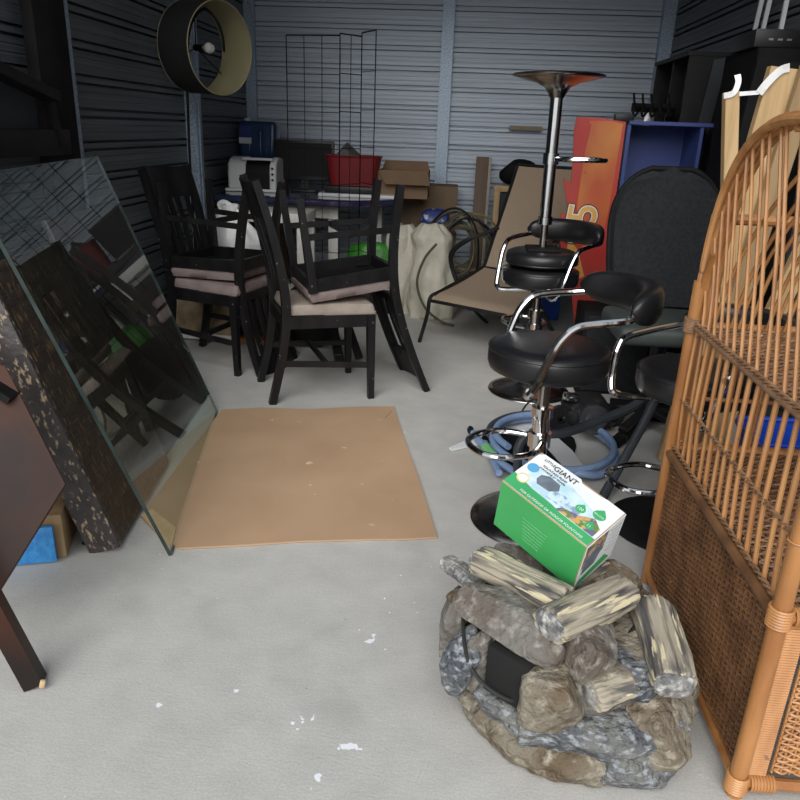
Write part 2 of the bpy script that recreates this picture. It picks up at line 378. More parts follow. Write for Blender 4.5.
def column(cx, cy, dx, dy):     # lipped C channel: web plus two flanges
    global n
    m_ = MB(); t = .006
    if dx > dy:
        m_.box((cx, cy-dy/2, ZC/2), (dx, t, ZC)); m_.box((cx-dx/2, cy, ZC/2), (t, dy, ZC)); m_.box((cx+dx/2, cy, ZC/2), (t, dy, ZC))
    else:
        m_.box((cx+(-dx/2 if cx > 0 else dx/2), cy, ZC/2), (t, dy, ZC)); m_.box((cx, cy-dy/2, ZC/2), (dx, t, ZC)); m_.box((cx, cy+dy/2, ZC/2), (dx, t, ZC))
        m_.box((cx+(-dx/2 if cx > 0 else dx/2), cy, ZC/2), (.02, .03, ZC))
    struct('trim_%d' % n, m_, GALV, smooth=False); n += 1
column(XL+.035, 4.93, .07, .10); column(XL+.035, 3.30, .07, .10); column(XL+.035, 2.0, .07, .10)
column(XL+.03, YB-.04, .07, .075); column(-.15, YB-.035, .09, .07); column(XR-.04, YB-.04, .10, .075)

for yy in (2.56, 3.4, 4.9): 
    mb = MB(); mb.box(((XL+XR)/2, yy, ZC-.06), (XR-XL-.01, .06, .10)); struct('trim_%d' % n, mb, GALV, smooth=False); n += 1

# ------------------------------------------------------------------ dining chairs
def dining_chair(label, loc, rot, cush, group):
    t = thing('dining_chair', label, 'chair', loc, rot, group)
    P = lambda nme, m_, mt, **k: part(nme, m_, mt, t, world=False, **k)
    def postpath(s):
        yb, yt = .172*s, .185*s
        return cr([(-.265, yb, 0), (-.215, yb, .22), (-.19, yb*1.02, .43), (-.205, yb*1.04, .62), (-.255, yt, .84), (-.315, yt, 1.04)], 5)
    sec = [(-.021,-.016),(.021,-.016),(.021,.016),(-.021,.016)]
    for s in (-1, 1):
        m_ = MB(); pth = postpath(s); k = len(pth)
        m_.sweep(pth, sec, up=(0,1,0), scales=[(1-.35*abs(i/(k-1)-.42)*1.2, 1) for i in range(k)]); bmesh.ops.bevel(m_.bm, geom=[e for e in m_.bm.edges if e.calc_face_angle(0) > 1], offset=.003, segments=1, affect='EDGES')
        P('rear_leg', m_, BLKW, angle=30)
        m_ = MB(); m_.sweep([(.222, .208*s, 0), (.215, .205*s, .43)], [(-.017,-.017),(.017,-.017),(.017,.017),(-.017,.017)], up=(0,1,0), scales=[.85, 1.15])
        P('front_leg', m_, BLKW, angle=30)
        m_ = MB(); m_.bar((-.2, .178*s, .40), (.20, .2*s, .40), .02, .06, bev=.002); P('side_apron', m_, BLKW)
        m_ = MB(); m_.bar((-.215, .172*s, .20), (.21, .205*s, .175), .018, .028, bev=.002); P('side_stretcher', m_, BLKW)
    m_ = MB(); m_.bar((.215, -.195, .40), (.215, .195, .40), .06, .022, up=(1,0,0), bev=.002); P('front_apron', m_, BLKW)
    m_ = MB(); m_.bar((-.195, -.165, .40), (-.195, .165, .40), .06, .022, up=(1,0,0), bev=.002); P('rear_apron', m_, BLKW)
    m_ = MB(); m_.bar((.0, -.188, .192), (.0, .188, .192), .028, .018, up=(1,0,0), bev=.002); P('cross_stretcher', m_, BLKW)
    m_ = MB()
    for a, b in (((-.17,-.15),(-.10,-.17)), ((-.17,.15),(-.10,.17))): m_.bar((*a, .405), (*b, .405), .03, .02)
    m_.box((.02, 0, .427), (.40, .37, .012)); P('seat_board', m_, BLKM)
    # back: crest, lower rail, five slats following the posts
    def bx(z):    # x of the posts at height z
        pp = postpath(1); 
        for a, b in zip(pp, pp[1:]):
            if a.z <= z <= b.z: return a.x + (b.x-a.x)*(z-a.z)/(b.z-a.z)
        return -.315
    def rail(z0, z1, bow, nz):
        m_ = MB()
        m_.grid(lambda u, v: (bx(z0+(z1-z0)*v) - bow*(1-(2*u-1)**2) - .009, (u-.5)*.345, z0+(z1-z0)*v), 12, nz, thick=.018)
        return m_
    P('crest_rail', rail(.875, 1.03, .035, 4), BLKW); P('back_rail', rail(.545, .585, .02, 2), BLKW)
    for k in range(5):
        u = (k+.5)/5; y = (u-.5)*.31; m_ = MB(); zs = [.57 + .345*j/5 for j in range(6)]
        m_.sweep([(bx(z) - (.02+.015*(z-.57)/.345)*(1-(2*u-1)**2), y, z) for z in zs], [(-.017,-.005),(.017,-.005),(.017,.005),(-.017,.005)], up=(1,0,0))
        P('back_slat', m_, BLKW)
    m_ = MB()
    def cu(u, v):
        x = -.185 + .425*v; w = .175 + .037*v; y = (2*u-1)*w
        e = min(1, (1-abs(2*u-1))/.10, (v if v < .5 else 1-v)/.05); e = math.sqrt(max(0, 1-(1-e)**2))
        return (x, y, .446 + .036*e + .003*noise.noise(V((x*9, y*9, loc[0]))))
    m_.grid(cu, 30, 30)
    bm = m_.bm; bd = [e for e in bm.edges if e.is_boundary]
    r_ = bmesh.ops.extrude_edge_only(bm, edges=bd); vs = [g for g in r_['geom'] if isinstance(g, bmesh.types.BMVert)]
    for v in vs: v.co.z = .430; v.co.x = .03+(v.co.x-.03)*.97; v.co.y *= .97
    bmesh.ops.contextual_create(bm, geom=[e for e in bm.edges if e.is_boundary])
    P('seat_cushion', m_, cush, angle=60)
    return t
g = 'black wooden dining chairs stacked seat to seat'
AZ = R(24)
c0 = V((-.66, 3.50, 0))
dining_chair('black wooden dining chair upright on the floor beside the cardboard sheet, slatted back at left', c0, (0,0,AZ), CUSH2, g)
dining_chair('upside-down black dining chair with open seat frame, resting on the chair beside the cardboard sheet', c0+V((.085,.045,.995)), (0,R(180-7),AZ), CUSH, g)
c1 = V((-1.27, 3.88, 0)); A1 = R(-16)
dining_chair('upright black dining chair with taupe cushion behind the glass sheet, below the white bag', c1, (0,0,A1), CUSH, g)
dining_chair('upside-down black dining chair with feet up, lying on the left chair behind the glass sheet', c1+V((.03,.01,.975)), (0,R(180-1.0),A1), CUSH, g)

# ------------------------------------------------------------------ cardboard sheet
mb = MB()
q = [fl(222,411), fl(262,409), fl(310,410.5), fl(360,408), fl(394,408), fl(404,440), fl(417,475), fl(430,515), fl(437,539), fl(398,541), fl(372,541), fl(300,543), fl(240,547), fl(180,550), fl(160,538), fl(141,518), fl(180,465)]
mb.prism([p+V((0,0,.002)) for p in q], (0,0,.006)); 
cs = solo('cardboard_sheet', mb, CARD, 'flat brown cardboard sheet lying on the concrete floor in front of the chairs', 'cardboard', smooth=False)
mb = MB(); mb.prism([p+V((0,0,.0085)) for p in (fl(141,518), fl(160,538), fl(172,549), fl(176,531), fl(152,512))], (0,0,.005)); part('folded_corner', mb, BAREW, cs, smooth=False)
mb = MB(); mb.tube([fl(385,418,.0085), fl(392,411,.0085)], .0012, 5); part('crease', mb, CARDD, cs)

# ------------------------------------------------------------------ stack leaning on the left wall
b0, b1 = V((-.817,1.89,.0)), V((-1.054,3.089,.0)); d = (b1-b0).normalized(); nn = V((-d.y, d.x, 0)); LA = R(69.5)
upv = nn*math.cos(LA) + V((0,0,1))*math.sin(LA); outn = upv.cross(d).normalized()
if outn.x < 0: outn = -outn
mb = MB(); mb.prism([b0+V((0,0,.004)), b1+V((0,0,.004)), b1+upv*1.2, b0+upv*1.2], -outn*.010)
gt = solo('glass_tabletop', mb, GLASS, 'large square sheet of tinted glass leaning over the cardboard sheet', 'glass', smooth=False)
GE = M('green_glass_edge', (.012,.022,.02), .3, 0, (.03,.05,.045), ns=12)
mb = MB(); gq = [b0+V((0,0,.004)), b1+V((0,0,.004)), b1+upv*1.2, b0+upv*1.2]
for i_ in range(4):
    A_, B_ = gq[i_]-outn*.005, gq[(i_+1)%4]-outn*.005; mb.bar(A_, B_, .0108, .0016, up=(gq[(i_+2)%4]-gq[(i_+1)%4]).normalized())
part('polished_edge', mb, GE, gt, smooth=False, label='dark green polished edge')
def leanboard(name, p0, p1, height, ang, thick, mat, label, cat='board', bev=.003):
    d_ = (p1-p0).normalized(); n_ = V((-d_.y, d_.x, 0)); u_ = n_*math.cos(ang) + V((0,0,1))*math.sin(ang); o_ = u_.cross(d_); 
    if o_.x < 0: o_ = -o_
    L_ = (p1-p0).length; t = thing(name, label, cat, (p0+p1)/2)
    lift = V((0,0,thick*math.cos(ang)+.003))
    xf = frame((p0+p1)/2 + u_*height/2 - o_*thick/2 + V((0,0,.002)) + V((0,0,thick*math.cos(ang)/2*1.9)), d_, u_)
    m_ = MB(); m_.box((0,0,0), (L_, height, thick), bev=bev)
    part('panel', m_, mat, t, xf=xf); return t, xf, L_
p0 = V((-.985,1.905,0)); p1 = V((-1.06,2.50,0))
t, xf, L_ = leanboard('headboard', p0, p1, .90, R(72.5), .075, WORN, 'thick black wooden panel with worn tan scratches behind the near edge of the glass')
mb = MB(); mb.box((-L_/2-.012, 0, -.008), (.022, .905, .10), bev=.004); part('end_rail', mb, WORNE, t, xf=xf, label='dark rail with chipped tan edges')
mb = MB(); mb.box((-L_/2+.05, -.44, -.07), (.05, .03, .05), bev=.004); part('foot', mb, BLKM, t, xf=xf)
leanboard('dark_tabletop', V((-1.10,2.56,0)), V((-1.165,3.30,0)), .98, R(69), .022, DBOARD, 'tall dark brown panel leaning behind the far edge of the glass')
# brown table on its side, near left
t = thing('side_table', 'reddish brown wooden table tipped on its side at the left edge, leg on the floor', 'table', (-1.0,1.4,0))
pa = [at(6,366,1.70), at(66,484,1.60), at(-2,594,1.40), at(-120,560,1.40), at(-120,320,1.70)]
nrm = (pa[1]-pa[0]).cross(pa[2]-pa[0]).normalized(); nrm = nrm if nrm.y > 0 else -nrm
pa = [p if i_ < 3 else EYE+(p-EYE)*((pa[0]-EYE).dot(nrm)/(p-EYE).dot(nrm)) for i_, p in enumerate(pa)]
mb = MB(); mb.prism(pa, nrm*.028, bev=.002); part('tabletop', mb, BROWN, t, smooth=False)
mb = MB(); mb.bar(at(-90,330,1.66), at(14,398,1.66), .05, .02); part('apron', mb, BLKW2, t)
mb = MB(); A, B = at(-75,480,1.33), V((-.93,1.315,.004)); dd_ = (A-B).normalized()
xa = V((0,1,0)).cross(dd_).normalized(); ya = dd_.cross(xa)
mb.sweep([B, B+dd_*.55], [(-.022,-.022),(.022,-.022),(.022,.022),(-.022,.022)], up=(.3,-1,.2)); lg = part('leg', mb, BROWN, t, smooth=False)
mb = MB(); mb.box(B+V((.027,-.015,.014)), (.012,.010,.02), rot=(0,.3,.5), bev=.003); part('chipped_corner', mb, BAREW, lg, label='chipped bare wood corner')
# blue printed block
t = thing('wooden_block', 'wooden block with a bright blue side on the floor under the brown table', 'block', (-1.2,1.84,0))
mb = MB(); mb.box((-1.235,1.93,.075), (.15,.24,.15), rot=(0,0,R(18)), bev=.006); part('body', mb, PINE2, t)
mb = MB(); mb.box((-1.215,1.79,.065), (.15,.014,.12), rot=(0,0,R(18)), bev=.002); part('blue_face', mb, M('blue_mottled', (.03,.20,.55), .5, 0, (.05,.30,.65), ns=40, bump=.4, bs=60), t)
# black frame high on left wall
t = thing('upturned_table_frame', 'black wooden frame with a sloping brace against the left wall above the glass', 'furniture', (-1.66,2.8,0))
XF = -1.655
mb = MB(); mb.box((XF, 2.45, 1.17), (.06, 1.32, .10), bev=.004); part('bottom_rail', mb, BLKW2, t)
mb = MB(); mb.box((XF-.012, 3.09, 1.16), (.05, .25, 2.30), bev=.004); part('post', mb, BLKM, t)
mb = MB(); mb.box((XF-.012, 1.9, 1.16), (.05, .10, 2.30), bev=.004); part('post', mb, BLKM, t)
mb = MB(); mb.bar((XF+.035, 2.0, 1.55), (XF+.035, 2.99, 1.34), .04, .075, up=(1,0,0), bev=.003); part('brace', mb, BLKW2, t)
mb = MB(); mb.bar((XF+.02, 2.98, 1.36), (XF+.02, 3.04, 1.16), .03, .03, up=(1,0,0)); part('short_strut', mb, BLKW2, t)
mb = MB(); mb.box((XF-.03, 2.45, 1.29), (.015, 1.15, .17)); part('back_panel', mb, CHAR, t)

# ------------------------------------------------------------------ floor lamp
t = thing('floor_lamp', 'tall black floor lamp with a tilted drum shade near the left wall column', 'lamp', (-1.6,4.45,0))
px_ = lambda a, b: at(a, b, 4.45)
top = px_(188,60); base = V((px_(192,185).x, 4.45, 0))
mb = MB(); mb.lathe([(0,0),(.14,0),(.14,.015),(.02,.03),(0,.03)], base); part('base', mb, BLKM, t)
mb = MB(); mb.tube(cr([base+V((0,0,.02)), px_(191,180), px_(188,110), px_(187,60), px_(191,25), px_(203,9), px_(215,18), px_(222,34), px_(224,52)], 8), .008, 8); part('pole', mb, BLKM, t)
A_ = at(190,49,4.72); B_ = at(217,48,4.40); ax_ = (B_-A_).normalized()
# drum axis: open end turned to the right and to the camera
ax_ = V((.87,-.48,-.05)).normalized(); cen = at(206,48,4.5)
xf = frame(cen, ax_.cross(V((0,0,1))), V((0,0,1)).cross(ax_).cross(ax_)*-1)
z_ = ax_; x_ = z_.cross(V((0,0,1))).normalized(); y_ = z_.cross(x_); xf = Matrix((x_, y_, z_)).transposed().to_4x4(); xf.translation = cen
mb = MB(); mb.grid(lambda u, v: (.245*math.cos(2*PI*u), .245*math.sin(2*PI*u), -.12+.24*v), 64, 1, closeu=True); part('shade', mb, SHADEO, t, xf=xf)
mb = MB(); mb.grid(lambda u, v: (.241*math.cos(2*PI*u), .241*math.sin(2*PI*u), -.12+.24*v), 64, 1, closeu=True); part('shade_lining', mb, SHADEI, t, xf=xf, label='dull gold shade lining')
mb = MB(); 
for zz in (-.12, .12): mb.tube([(.243*math.cos(2*PI*k/64), .243*math.sin(2*PI*k/64), zz) for k in range(64)], .0035, 6, closed=True)
part('shade_rim', mb, SHADEI, t, xf=xf)
mb = MB(); mb.tube([(.0,0,-.09),(0,0,-.02)], .018, 12); 
for k in range(3): mb.tube([(0,0,-.085), (.24*math.cos(k*2.094+.5), .24*math.sin(k*2.094+.5), -.095)], .003, 5)
part('socket', mb, BLKM, t, xf=xf)
mb = MB(); mb.lathe([(0,.055),(.018,.052),(.03,.035),(.03,.018),(.014,-.012),(.012,-.02)], seg=20); part('bulb', mb, BULB, t, xf=xf)

# ------------------------------------------------------------------ table at the back with things on it
TZ = .795
t = thing('games_table', 'long glossy purple and blue tabletop on white legs in front of the back wall', 'table', (-1.1,5.5,0))
mb = MB(); mb.prism([V((-1.70,5.14,TZ-.05)), V((-.72,5.125,TZ-.05)), V((-.44,5.32,TZ-.05)), V((-.42,5.75,TZ-.05)), V((-.6,5.9,TZ-.05)), V((-1.70,5.9,TZ-.05))], (0,0,.05), bev=.012); part('tabletop', mb, PURP, t)
for x_, y_ in ((-1.55,5.34), (-.88,5.33), (-.6,5.7), (-1.55,5.8)):
    mb = MB(); mb.box((x_, y_, .38), (.07,.07,.76), bev=.004); part('leg', mb, WHITEW, t)
mb = MB(); mb.box((-1.22,5.33,.70), (.66,.03,.11)); part('apron', mb, WHITEW, t)
# white bread-maker / toaster oven
t = thing('toaster_oven', 'white rounded toaster oven with a dark front on the purple table', 'appliance', (-1.50,5.6,TZ))
ox = -1.69
pts = [V((ox, yy, zz)) for yy, zz in ((5.46,TZ+.02),(5.46,TZ+.14),(5.475,TZ+.20),(5.52,TZ+.235),(5.60,TZ+.245),(5.70,TZ+.235),(5.74,TZ+.19),(5.75,TZ+.02))]
mb = MB(); mb.prism(pts, (.13,0,0), bev=.012); part('side_cheek', mb, WHITEP, t)
mb = MB(); mb.prism([p+V((.31,0,0)) for p in pts], (.05,0,0), bev=.008); ck = part('side_cheek', mb, WHITEP, t)
for zz in (.09,.13,.17): mb = MB(); mb.tube([(ox+.335,5.458,TZ+zz),(ox+.335,5.452,TZ+zz)], .009, 10); part('control_button', mb, BLKP, ck)
mb = MB(); mb.prism([p+V((.13,.012,-.006)) for p in pts], (.18,0,0), bev=.004); part('glass_front', mb, SCREEN, t)
mb = MB(); mb.bar((ox+.11,5.47,TZ+.232), (ox+.34,5.47,TZ+.232), .03, .018, bev=.005); part('handle', mb, WHITEP, t)
mb = MB(); mb.box((ox+.17,5.60,TZ+.012), (.38,.30,.02), bev=.004); part('base_plate', mb, WHITEP, t)
jc = V((-1.605,6.10,.90))
t = thing('water_jug', 'blue rectangular water container with a white cap behind the toaster oven', 'jug', jc)
mb = MB(); mb.box(jc+V((0,0,.195)), (.30,.20,.385), bev=.035, seg=4); part('bottle', mb, BLUEJ, t)
for k in range(3): mb = MB(); mb.box(jc+V((.02+.09*(k-1),-.101,.18)), (.02,.008,.26), bev=.003); part('moulded_rib', mb, BLUEJ, t)
mb = MB(); mb.lathe([(0,0),(.03,0),(.03,.022),(0,.024)], jc+V((-.10,0,.385)), 20); part('cap', mb, WHITEP, t)
mb = MB(); mb.tube([jc+V((-.08,-.10,.10)), jc+V((-.08,-.14,.10)), jc+V((-.08,-.15,.08))], .016, 10); part('spigot', mb, WHITEP, t)
mb = MB(); mb.box(jc+V((-.095,-.104,.285)), (.10,.004,.13)); lb = part('label_sticker', mb, M('label_blue', (.03,.05,.28), .5), t)
mb = MB(); mb.box(jc+V((-.095,-.107,.24)), (.10,.003,.045)); part('label_strip', mb, WHITEP, lb, label='white strip of the label')
mb = MB(); mb.box((-1.585,6.10,.45), (.32,.34,.896), bev=.006); solo('storage_carton', mb, CARDD, 'tall brown carton under the blue water container by the back wall', 'box')
# monitor
t = thing('monitor', 'black flat screen monitor on the purple table', 'monitor', (-1.16,5.72,TZ))
mb = MB(); mb.box((-1.17,5.72,TZ+.225), (.455,.035,.285), bev=.006); f = part('bezel', mb, BLKP, t)
mb = MB(); mb.box((-1.17,5.70,TZ+.232), (.42,.006,.24)); part('screen', mb, SCREEN, f)
mb = MB(); mb.box((-1.17,5.735,TZ+.06), (.06,.03,.12)); mb.box((-1.17,5.71,TZ+.008), (.2,.15,.016), bev=.006); part('stand', mb, BLKP, t)
# trays and red basket
mb = MB(); mb.box((-.72,5.50,TZ+.012), (.56,.30,.024), bev=.006); solo('white_tray', mb, WHITEP, 'flat white tray under the black tray on the purple table', 'tray')
mb = MB(); mb.box((-.78,5.50,TZ+.05), (.36,.26,.05), bev=.01); solo('black_tray', mb, BLKP, 'shallow black tray under the red basket', 'tray')
t = thing('red_basket', 'red plastic shopping basket on the black tray at the end of the purple table', 'basket', (-.76,5.5,TZ+.075))
def bk(u, v):
    a = 2*PI*u; e = .35; cx_ = math.copysign(abs(math.cos(a))**e, math.cos(a)); cy_ = math.copysign(abs(math.sin(a))**e, math.sin(a)); s_ = .84+.16*v
    return (-.76+.195*cx_*s_, 5.5+.125*cy_*s_, TZ+.078+.20*v)
mb = MB(); mb.grid(bk, 48, 4, closeu=True, thick=.004); mb.box((-.76,5.5,TZ+.08), (.31,.20,.006)); b_ = part('body', mb, REDP, t)
mb = MB(); mb.tube([V(bk(k/48,1)) for k in range(48)], .008, 6, closed=True); part('rim', mb, REDP, t)
mb = MB(); mb.box((-.82,5.5,TZ+.24), (.16,.16,.18), rot=(.3,.7,.2), bev=.01); solo('grey_cloth_bundle', mb, M('grey_cloth', (.13,.13,.13), .9), 'dark grey bundle poking out of the red basket', 'cloth')
# open cardboard box
t = thing('cardboard_box', 'open brown cardboard box on the end of the purple table below the back wall', 'box', (-.42,5.6,TZ))
mb = MB(); c_ = (-.40,5.62)
for sx, sy, w, d_ in ((0,-.15,.36,.006),(0,.15,.36,.006),(-.18,0,.006,.30),(.18,0,.006,.30)): mb.box((c_[0]+sx, c_[1]+sy, TZ+.095), (w, d_, .19))
mb.box((c_[0], c_[1], TZ+.004), (.36,.30,.006)); part('body', mb, CARDD, t, smooth=False)
mb = MB(); mb.prism([V((c_[0]-.18,c_[1]-.153,TZ+.19)), V((c_[0]+.18,c_[1]-.153,TZ+.19)), V((c_[0]+.20,c_[1]-.24,TZ+.10)), V((c_[0]-.12,c_[1]-.23,TZ+.10))], (0,-.004,.003)); part('flap', mb, CARDD, t, smooth=False)
mb = MB(); mb.prism([V((c_[0]-.18,c_[1]+.153,TZ+.19)), V((c_[0]+.18,c_[1]+.153,TZ+.19)), V((c_[0]+.16,c_[1]+.17,TZ+.25)), V((c_[0]-.16,c_[1]+.17,TZ+.25))], (0,.004,0)); part('flap', mb, CARDD, t, smooth=False)
mb = MB(); mb.box((-.25,6.08,.43), (.50,.30,.86), bev=.006); solo('dark_carton', mb, M('dim_cardboard', (.20,.14,.09), .9), 'large dull brown carton standing on the floor behind the cable tangle', 'box')
# wire grid rack
def wiregrid(t, a, b, z0, z1, dx, dz):
    a, b = V(a), V(b); L_ = (b-a).length; d_ = (b-a)/L_
    mb = MB(); k = 0; nx = max(1, round(L_/dx)); nz = max(1, round((z1-z0)/dz))
    for i in range(nx+1): mb.tube([a+d_*(L_*i/nx)+V((0,0,z0)), a+d_*(L_*i/nx)+V((0,0,z1))], .0035 if i in (0,nx) else .0025, 5)
    for i in range(nz+1): 
        r_ = .0045 if i == nz else .0025; zz = z0+(z1-z0)*i/nz
        mb.tube([a+V((0,0,zz)), b+V((0,0,zz))], r_, 5)
    part('grid_panel', mb, BLKM, t)
t = thing('wire_grid_rack', 'tall black wire grid rack folded open, standing in front of the red basket', 'rack', (-.8,5.08,0))
g0 = at(286,35,5.03); g1 = at(340,40,4.97); g2 = at(362,33,5.10); g3 = at(376,40,4.93)
wiregrid(t, (g0.x,5.03,0), (g1.x,4.97,0), .01, g0.z, .125, .215); wiregrid(t, (g1.x,4.97,0), (g2.x,5.10,0), .01, g2.z-.02, .11, .215); wiregrid(t, (g2.x,5.10,0), (g3.x,4.93,0), .01, g2.z, .22, .215)

# white desk/shelf frame and pictures behind left chairs
t = thing('white_side_desk', 'small white wooden desk behind the left dining chairs', 'desk', (-1.3,4.75,0))
DZ = .755
mb = MB(); mb.box((-1.22,4.72,DZ-.03), (.58,.36,.06), bev=.004); part('desktop', mb, WHITEW, t)
for x_, y_ in ((-1.46,4.58),(-.96,4.58),(-1.46,4.86),(-.96,4.86)):
    mb = MB(); mb.box((x_, y_, (DZ-.06)/2), (.055,.045,DZ-.06), bev=.003); part('leg', mb, WHITEW, t)
mb = MB(); mb.box((-1.22,4.72,.235), (.50,.30,.03), bev=.003); part('shelf', mb, WHITEW, t)
t = thing('framed_picture', 'white framed picture leaning behind the legs of the left dining chair', 'picture', (-1.45,4.42,0))
xf = frame(V((-1.50,4.27,.165)), (1,-.12,0), (0,.35,1))
mb = MB()
for c_, s_ in (((0,.145,0),(.46,.04,.02)), ((0,-.145,0),(.46,.04,.02)), ((-.21,0,0),(.04,.30,.02)), ((.21,0,0),(.04,.30,.02))): mb.box(c_, s_, bev=.003)
part('frame', mb, WHITEW, t, xf=xf)
mb = MB(); mb.box((0,0,-.004), (.38,.25,.006)); part('print', mb, M('brown_print', (.16,.10,.05), .6, 0, (.34,.27,.16), ns=9), t, xf=xf)
mb = MB(); mb.box((-1.22,4.25,.02), (.30,.10,.035), rot=(0,0,R(-8)), bev=.003); solo('wood_plank', mb, M('orange_wood', (.26,.09,.03), .5), 'short reddish orange plank on the floor behind the left chair', 'plank')
# white plastic bag
mb = MB(); bc = V((-1.22,4.62,.0))
def bagf(u, v, c, rx, ry, h, seed, topr=.22):
    a = 2*PI*u; z = h*v; prof = (.84+.5*v*(1-v)*1.6)*(1-v**1.7) + topr*v**1.5 if v < .92 else topr + .35*(v-.92)/.08*topr
    w = 1 + .13*noise.noise(V((math.cos(a)*2.2, math.sin(a)*2.2, v*2+seed))) + .05*math.sin(a*9+v*3)*v
    return (c.x + rx*prof*w*math.cos(a), c.y + ry*prof*w*math.sin(a), c.z + z + .012*noise.noise(V((a, v*3, seed))))
t = thing('plastic_bag', 'white plastic carrier bag with tied handles on the white desk, seen over the left chairs', 'bag', (-1.30,4.63,DZ))
bgc = V((at(238,262,4.58).x, 4.60, .42))
def bag2(u, v):
    a = 2*PI*u
    for (v0,p0_),(v1,p1_) in zip(BP, BP[1:]):
        if v0 <= v <= v1: q_ = p0_+(p1_-p0_)*(v-v0)/(v1-v0)
    w = q_*(1+.22*noise.noise(V((math.cos(a)*1.8, math.sin(a)*1.8, v*2+3)))+.10*math.sin(a*7+v*2)*v*(1 if v < .9 else .3))
    return (bgc.x+.03+.185*w*math.cos(a)-.03*v, 4.42+.10*w*math.sin(a), .475+.335*v+.02*noise.noise(V((a, v*3, 1))))
BP = [(0,.7),(.08,.98),(.35,1.0),(.6,.70),(.8,.38),(.9,.24),(1,.34)]
mb = MB(); mb.grid(bag2, 72, 36, closeu=True); bmesh.ops.holes_fill(mb.bm, edges=[e for e in mb.bm.edges if e.is_boundary], sides=100); part('body', mb, BAGM, t, angle=80)
mb = MB(); mb.sweep(cr([(bgc.x-.04,4.41,.775),(bgc.x-.045,4.40,.81),(bgc.x-.01,4.39,.825),(bgc.x+.03,4.40,.80),(bgc.x+.04,4.41,.77)], 6), [(-.012,-.003),(.012,-.003),(.012,.003),(-.012,.003)], up=(0,1,0)); part('handle', mb, BAGM, t, angle=80)
mb = MB(); mb.box((bgc.x,4.44,.235), (.44,.16,.465), bev=.008); solo('dark_storage_box', mb, M('dim_box', (.05,.045,.045), .8), 'dark box under the white plastic bag, behind the left chairs', 'box')

# ------------------------------------------------------------------ dark items behind the front chairs
t = thing('folded_stroller_base', 'black folded frame with a pointed foot on the floor behind the front chair legs', 'frame', (-.7,3.95,0))
mb = MB(); mb.bar((-.72,4.1,.36), (-.60,3.86,.03), .05, .035, bev=.004); part('strut', mb, BLKP, t)
mb = MB(); mb.bar((-.66,4.12,.36), (-.50,3.95,.03), .04, .03, bev=.004); part('strut', mb, BLKP, t)
mb = MB(); mb.box((-.615,3.875,.05), (.035,.004,.05), rot=(.4,0,.4)); part('bracket', mb, M('dull_metal', (.35,.35,.36), .4, .8), t)
mb = MB(); mb.blob((-.84,4.26,.19), (.34,.22,.38), seed=5, cuts=3, p=.7, amp=.05, sub=3); solo('black_bag', mb, BLKM, 'slumped black bag on the floor behind the front chair', 'bag', angle=60)
for k, (c_, s_, r_) in enumerate((((-.80,5.02,.12),(.30,.2,.24),0), ((-.58,5.02,.10),(.26,.2,.20),1))):
    mb = MB(); mb.blob(V(c_)+V((.03,0,.12 if k == 0 else .0)), (s_[0], s_[1], s_[2]*1.9 if k == 0 else s_[2]), seed=11+k, cuts=2, p=.7, amp=.12, sub=4)
    solo('green_bag', mb, GREENB, ('bright green bag standing' if k == 0 else 'darker green bag lying') + ' on the floor under the purple table, behind the wire grid', 'bag', angle=70) if False else mb.bm.free()
mb = MB(); mb.blob((-.60,5.30,.34), (.34,.22,.34), seed=11, cuts=2, p=.7, amp=.12, sub=4); solo('green_bag', mb, GREENB, 'bright green plastic bag behind the wire grid, under the purple table', 'bag', angle=70)
mb = MB(); mb.box((-.60,5.32,.085), (.42,.30,.17), bev=.012); solo('black_crate', mb, BLKP, 'low black crate under the green bag', 'crate')
mb = MB(); mb.blob((-.16,5.72,.62), (.22,.14,.18), seed=21, cuts=4, p=.6, amp=.05, sub=3); bb_ = mb
solo('blue_bag', mb, M('navy_film', (.02,.04,.20), .4, 0, (.35,.38,.45), ns=20, thr=(.6,.64)), 'dark blue and white packet resting on the tall tan box among the cables', 'bag', angle=60)
mb = MB(); mb.box((-.14,5.72,.265), (.30,.22,.53), bev=.008); solo('tan_box', mb, CARDD, 'narrow brown box standing under the blue packet', 'box')
# canvas bags
def canvas(c, rx, ry, h, seed, label):
    mb = MB()
    def f(u, v):
        a = 2*PI*u; pr_ = [(0,.92),(.12,1.02),(.45,.95),(.62,.86),(.74,.72),(.88,.80),(1,.42)]
        for (v0,p0_),(v1,p1_) in zip(pr_, pr_[1:]):
            if v0 <= v <= v1: q_ = p0_+(p1_-p0_)*(v-v0)/(v1-v0)
        w = q_*(1+.34*noise.noise(V((math.cos(a)*1.7+seed, math.sin(a)*1.7, v*3)))+.06*math.sin(5*a+seed+v*4)+.10*abs(noise.noise(V((math.cos(a)*4, math.sin(a)*4, v*7+seed)))))
        return (c.x+rx*w*math.cos(a)+.05*v*math.sin(seed), c.y+ry*w*math.sin(a), h*v+.03*v*noise.noise(V((math.cos(a)*2,math.sin(a)*2,seed))))
    mb.grid(f, 56, 30, closeu=True); bmesh.ops.holes_fill(mb.bm, edges=[e for e in mb.bm.edges if e.is_boundary], sides=100)
    solo('canvas_sack', mb, CANVAS, label, 'sack', 'canvas sacks beside the patio chair', loc=(c.x,c.y,0), angle=80)
canvas(V((-.40,5.28,0)), .13, .12, .63, 1, 'cream canvas sack half hidden behind the upturned chair legs')
canvas(V((-.13,5.18,0)), .16, .14, .66, 4, 'cream canvas sack with a slumped neck beside the tan patio chair')
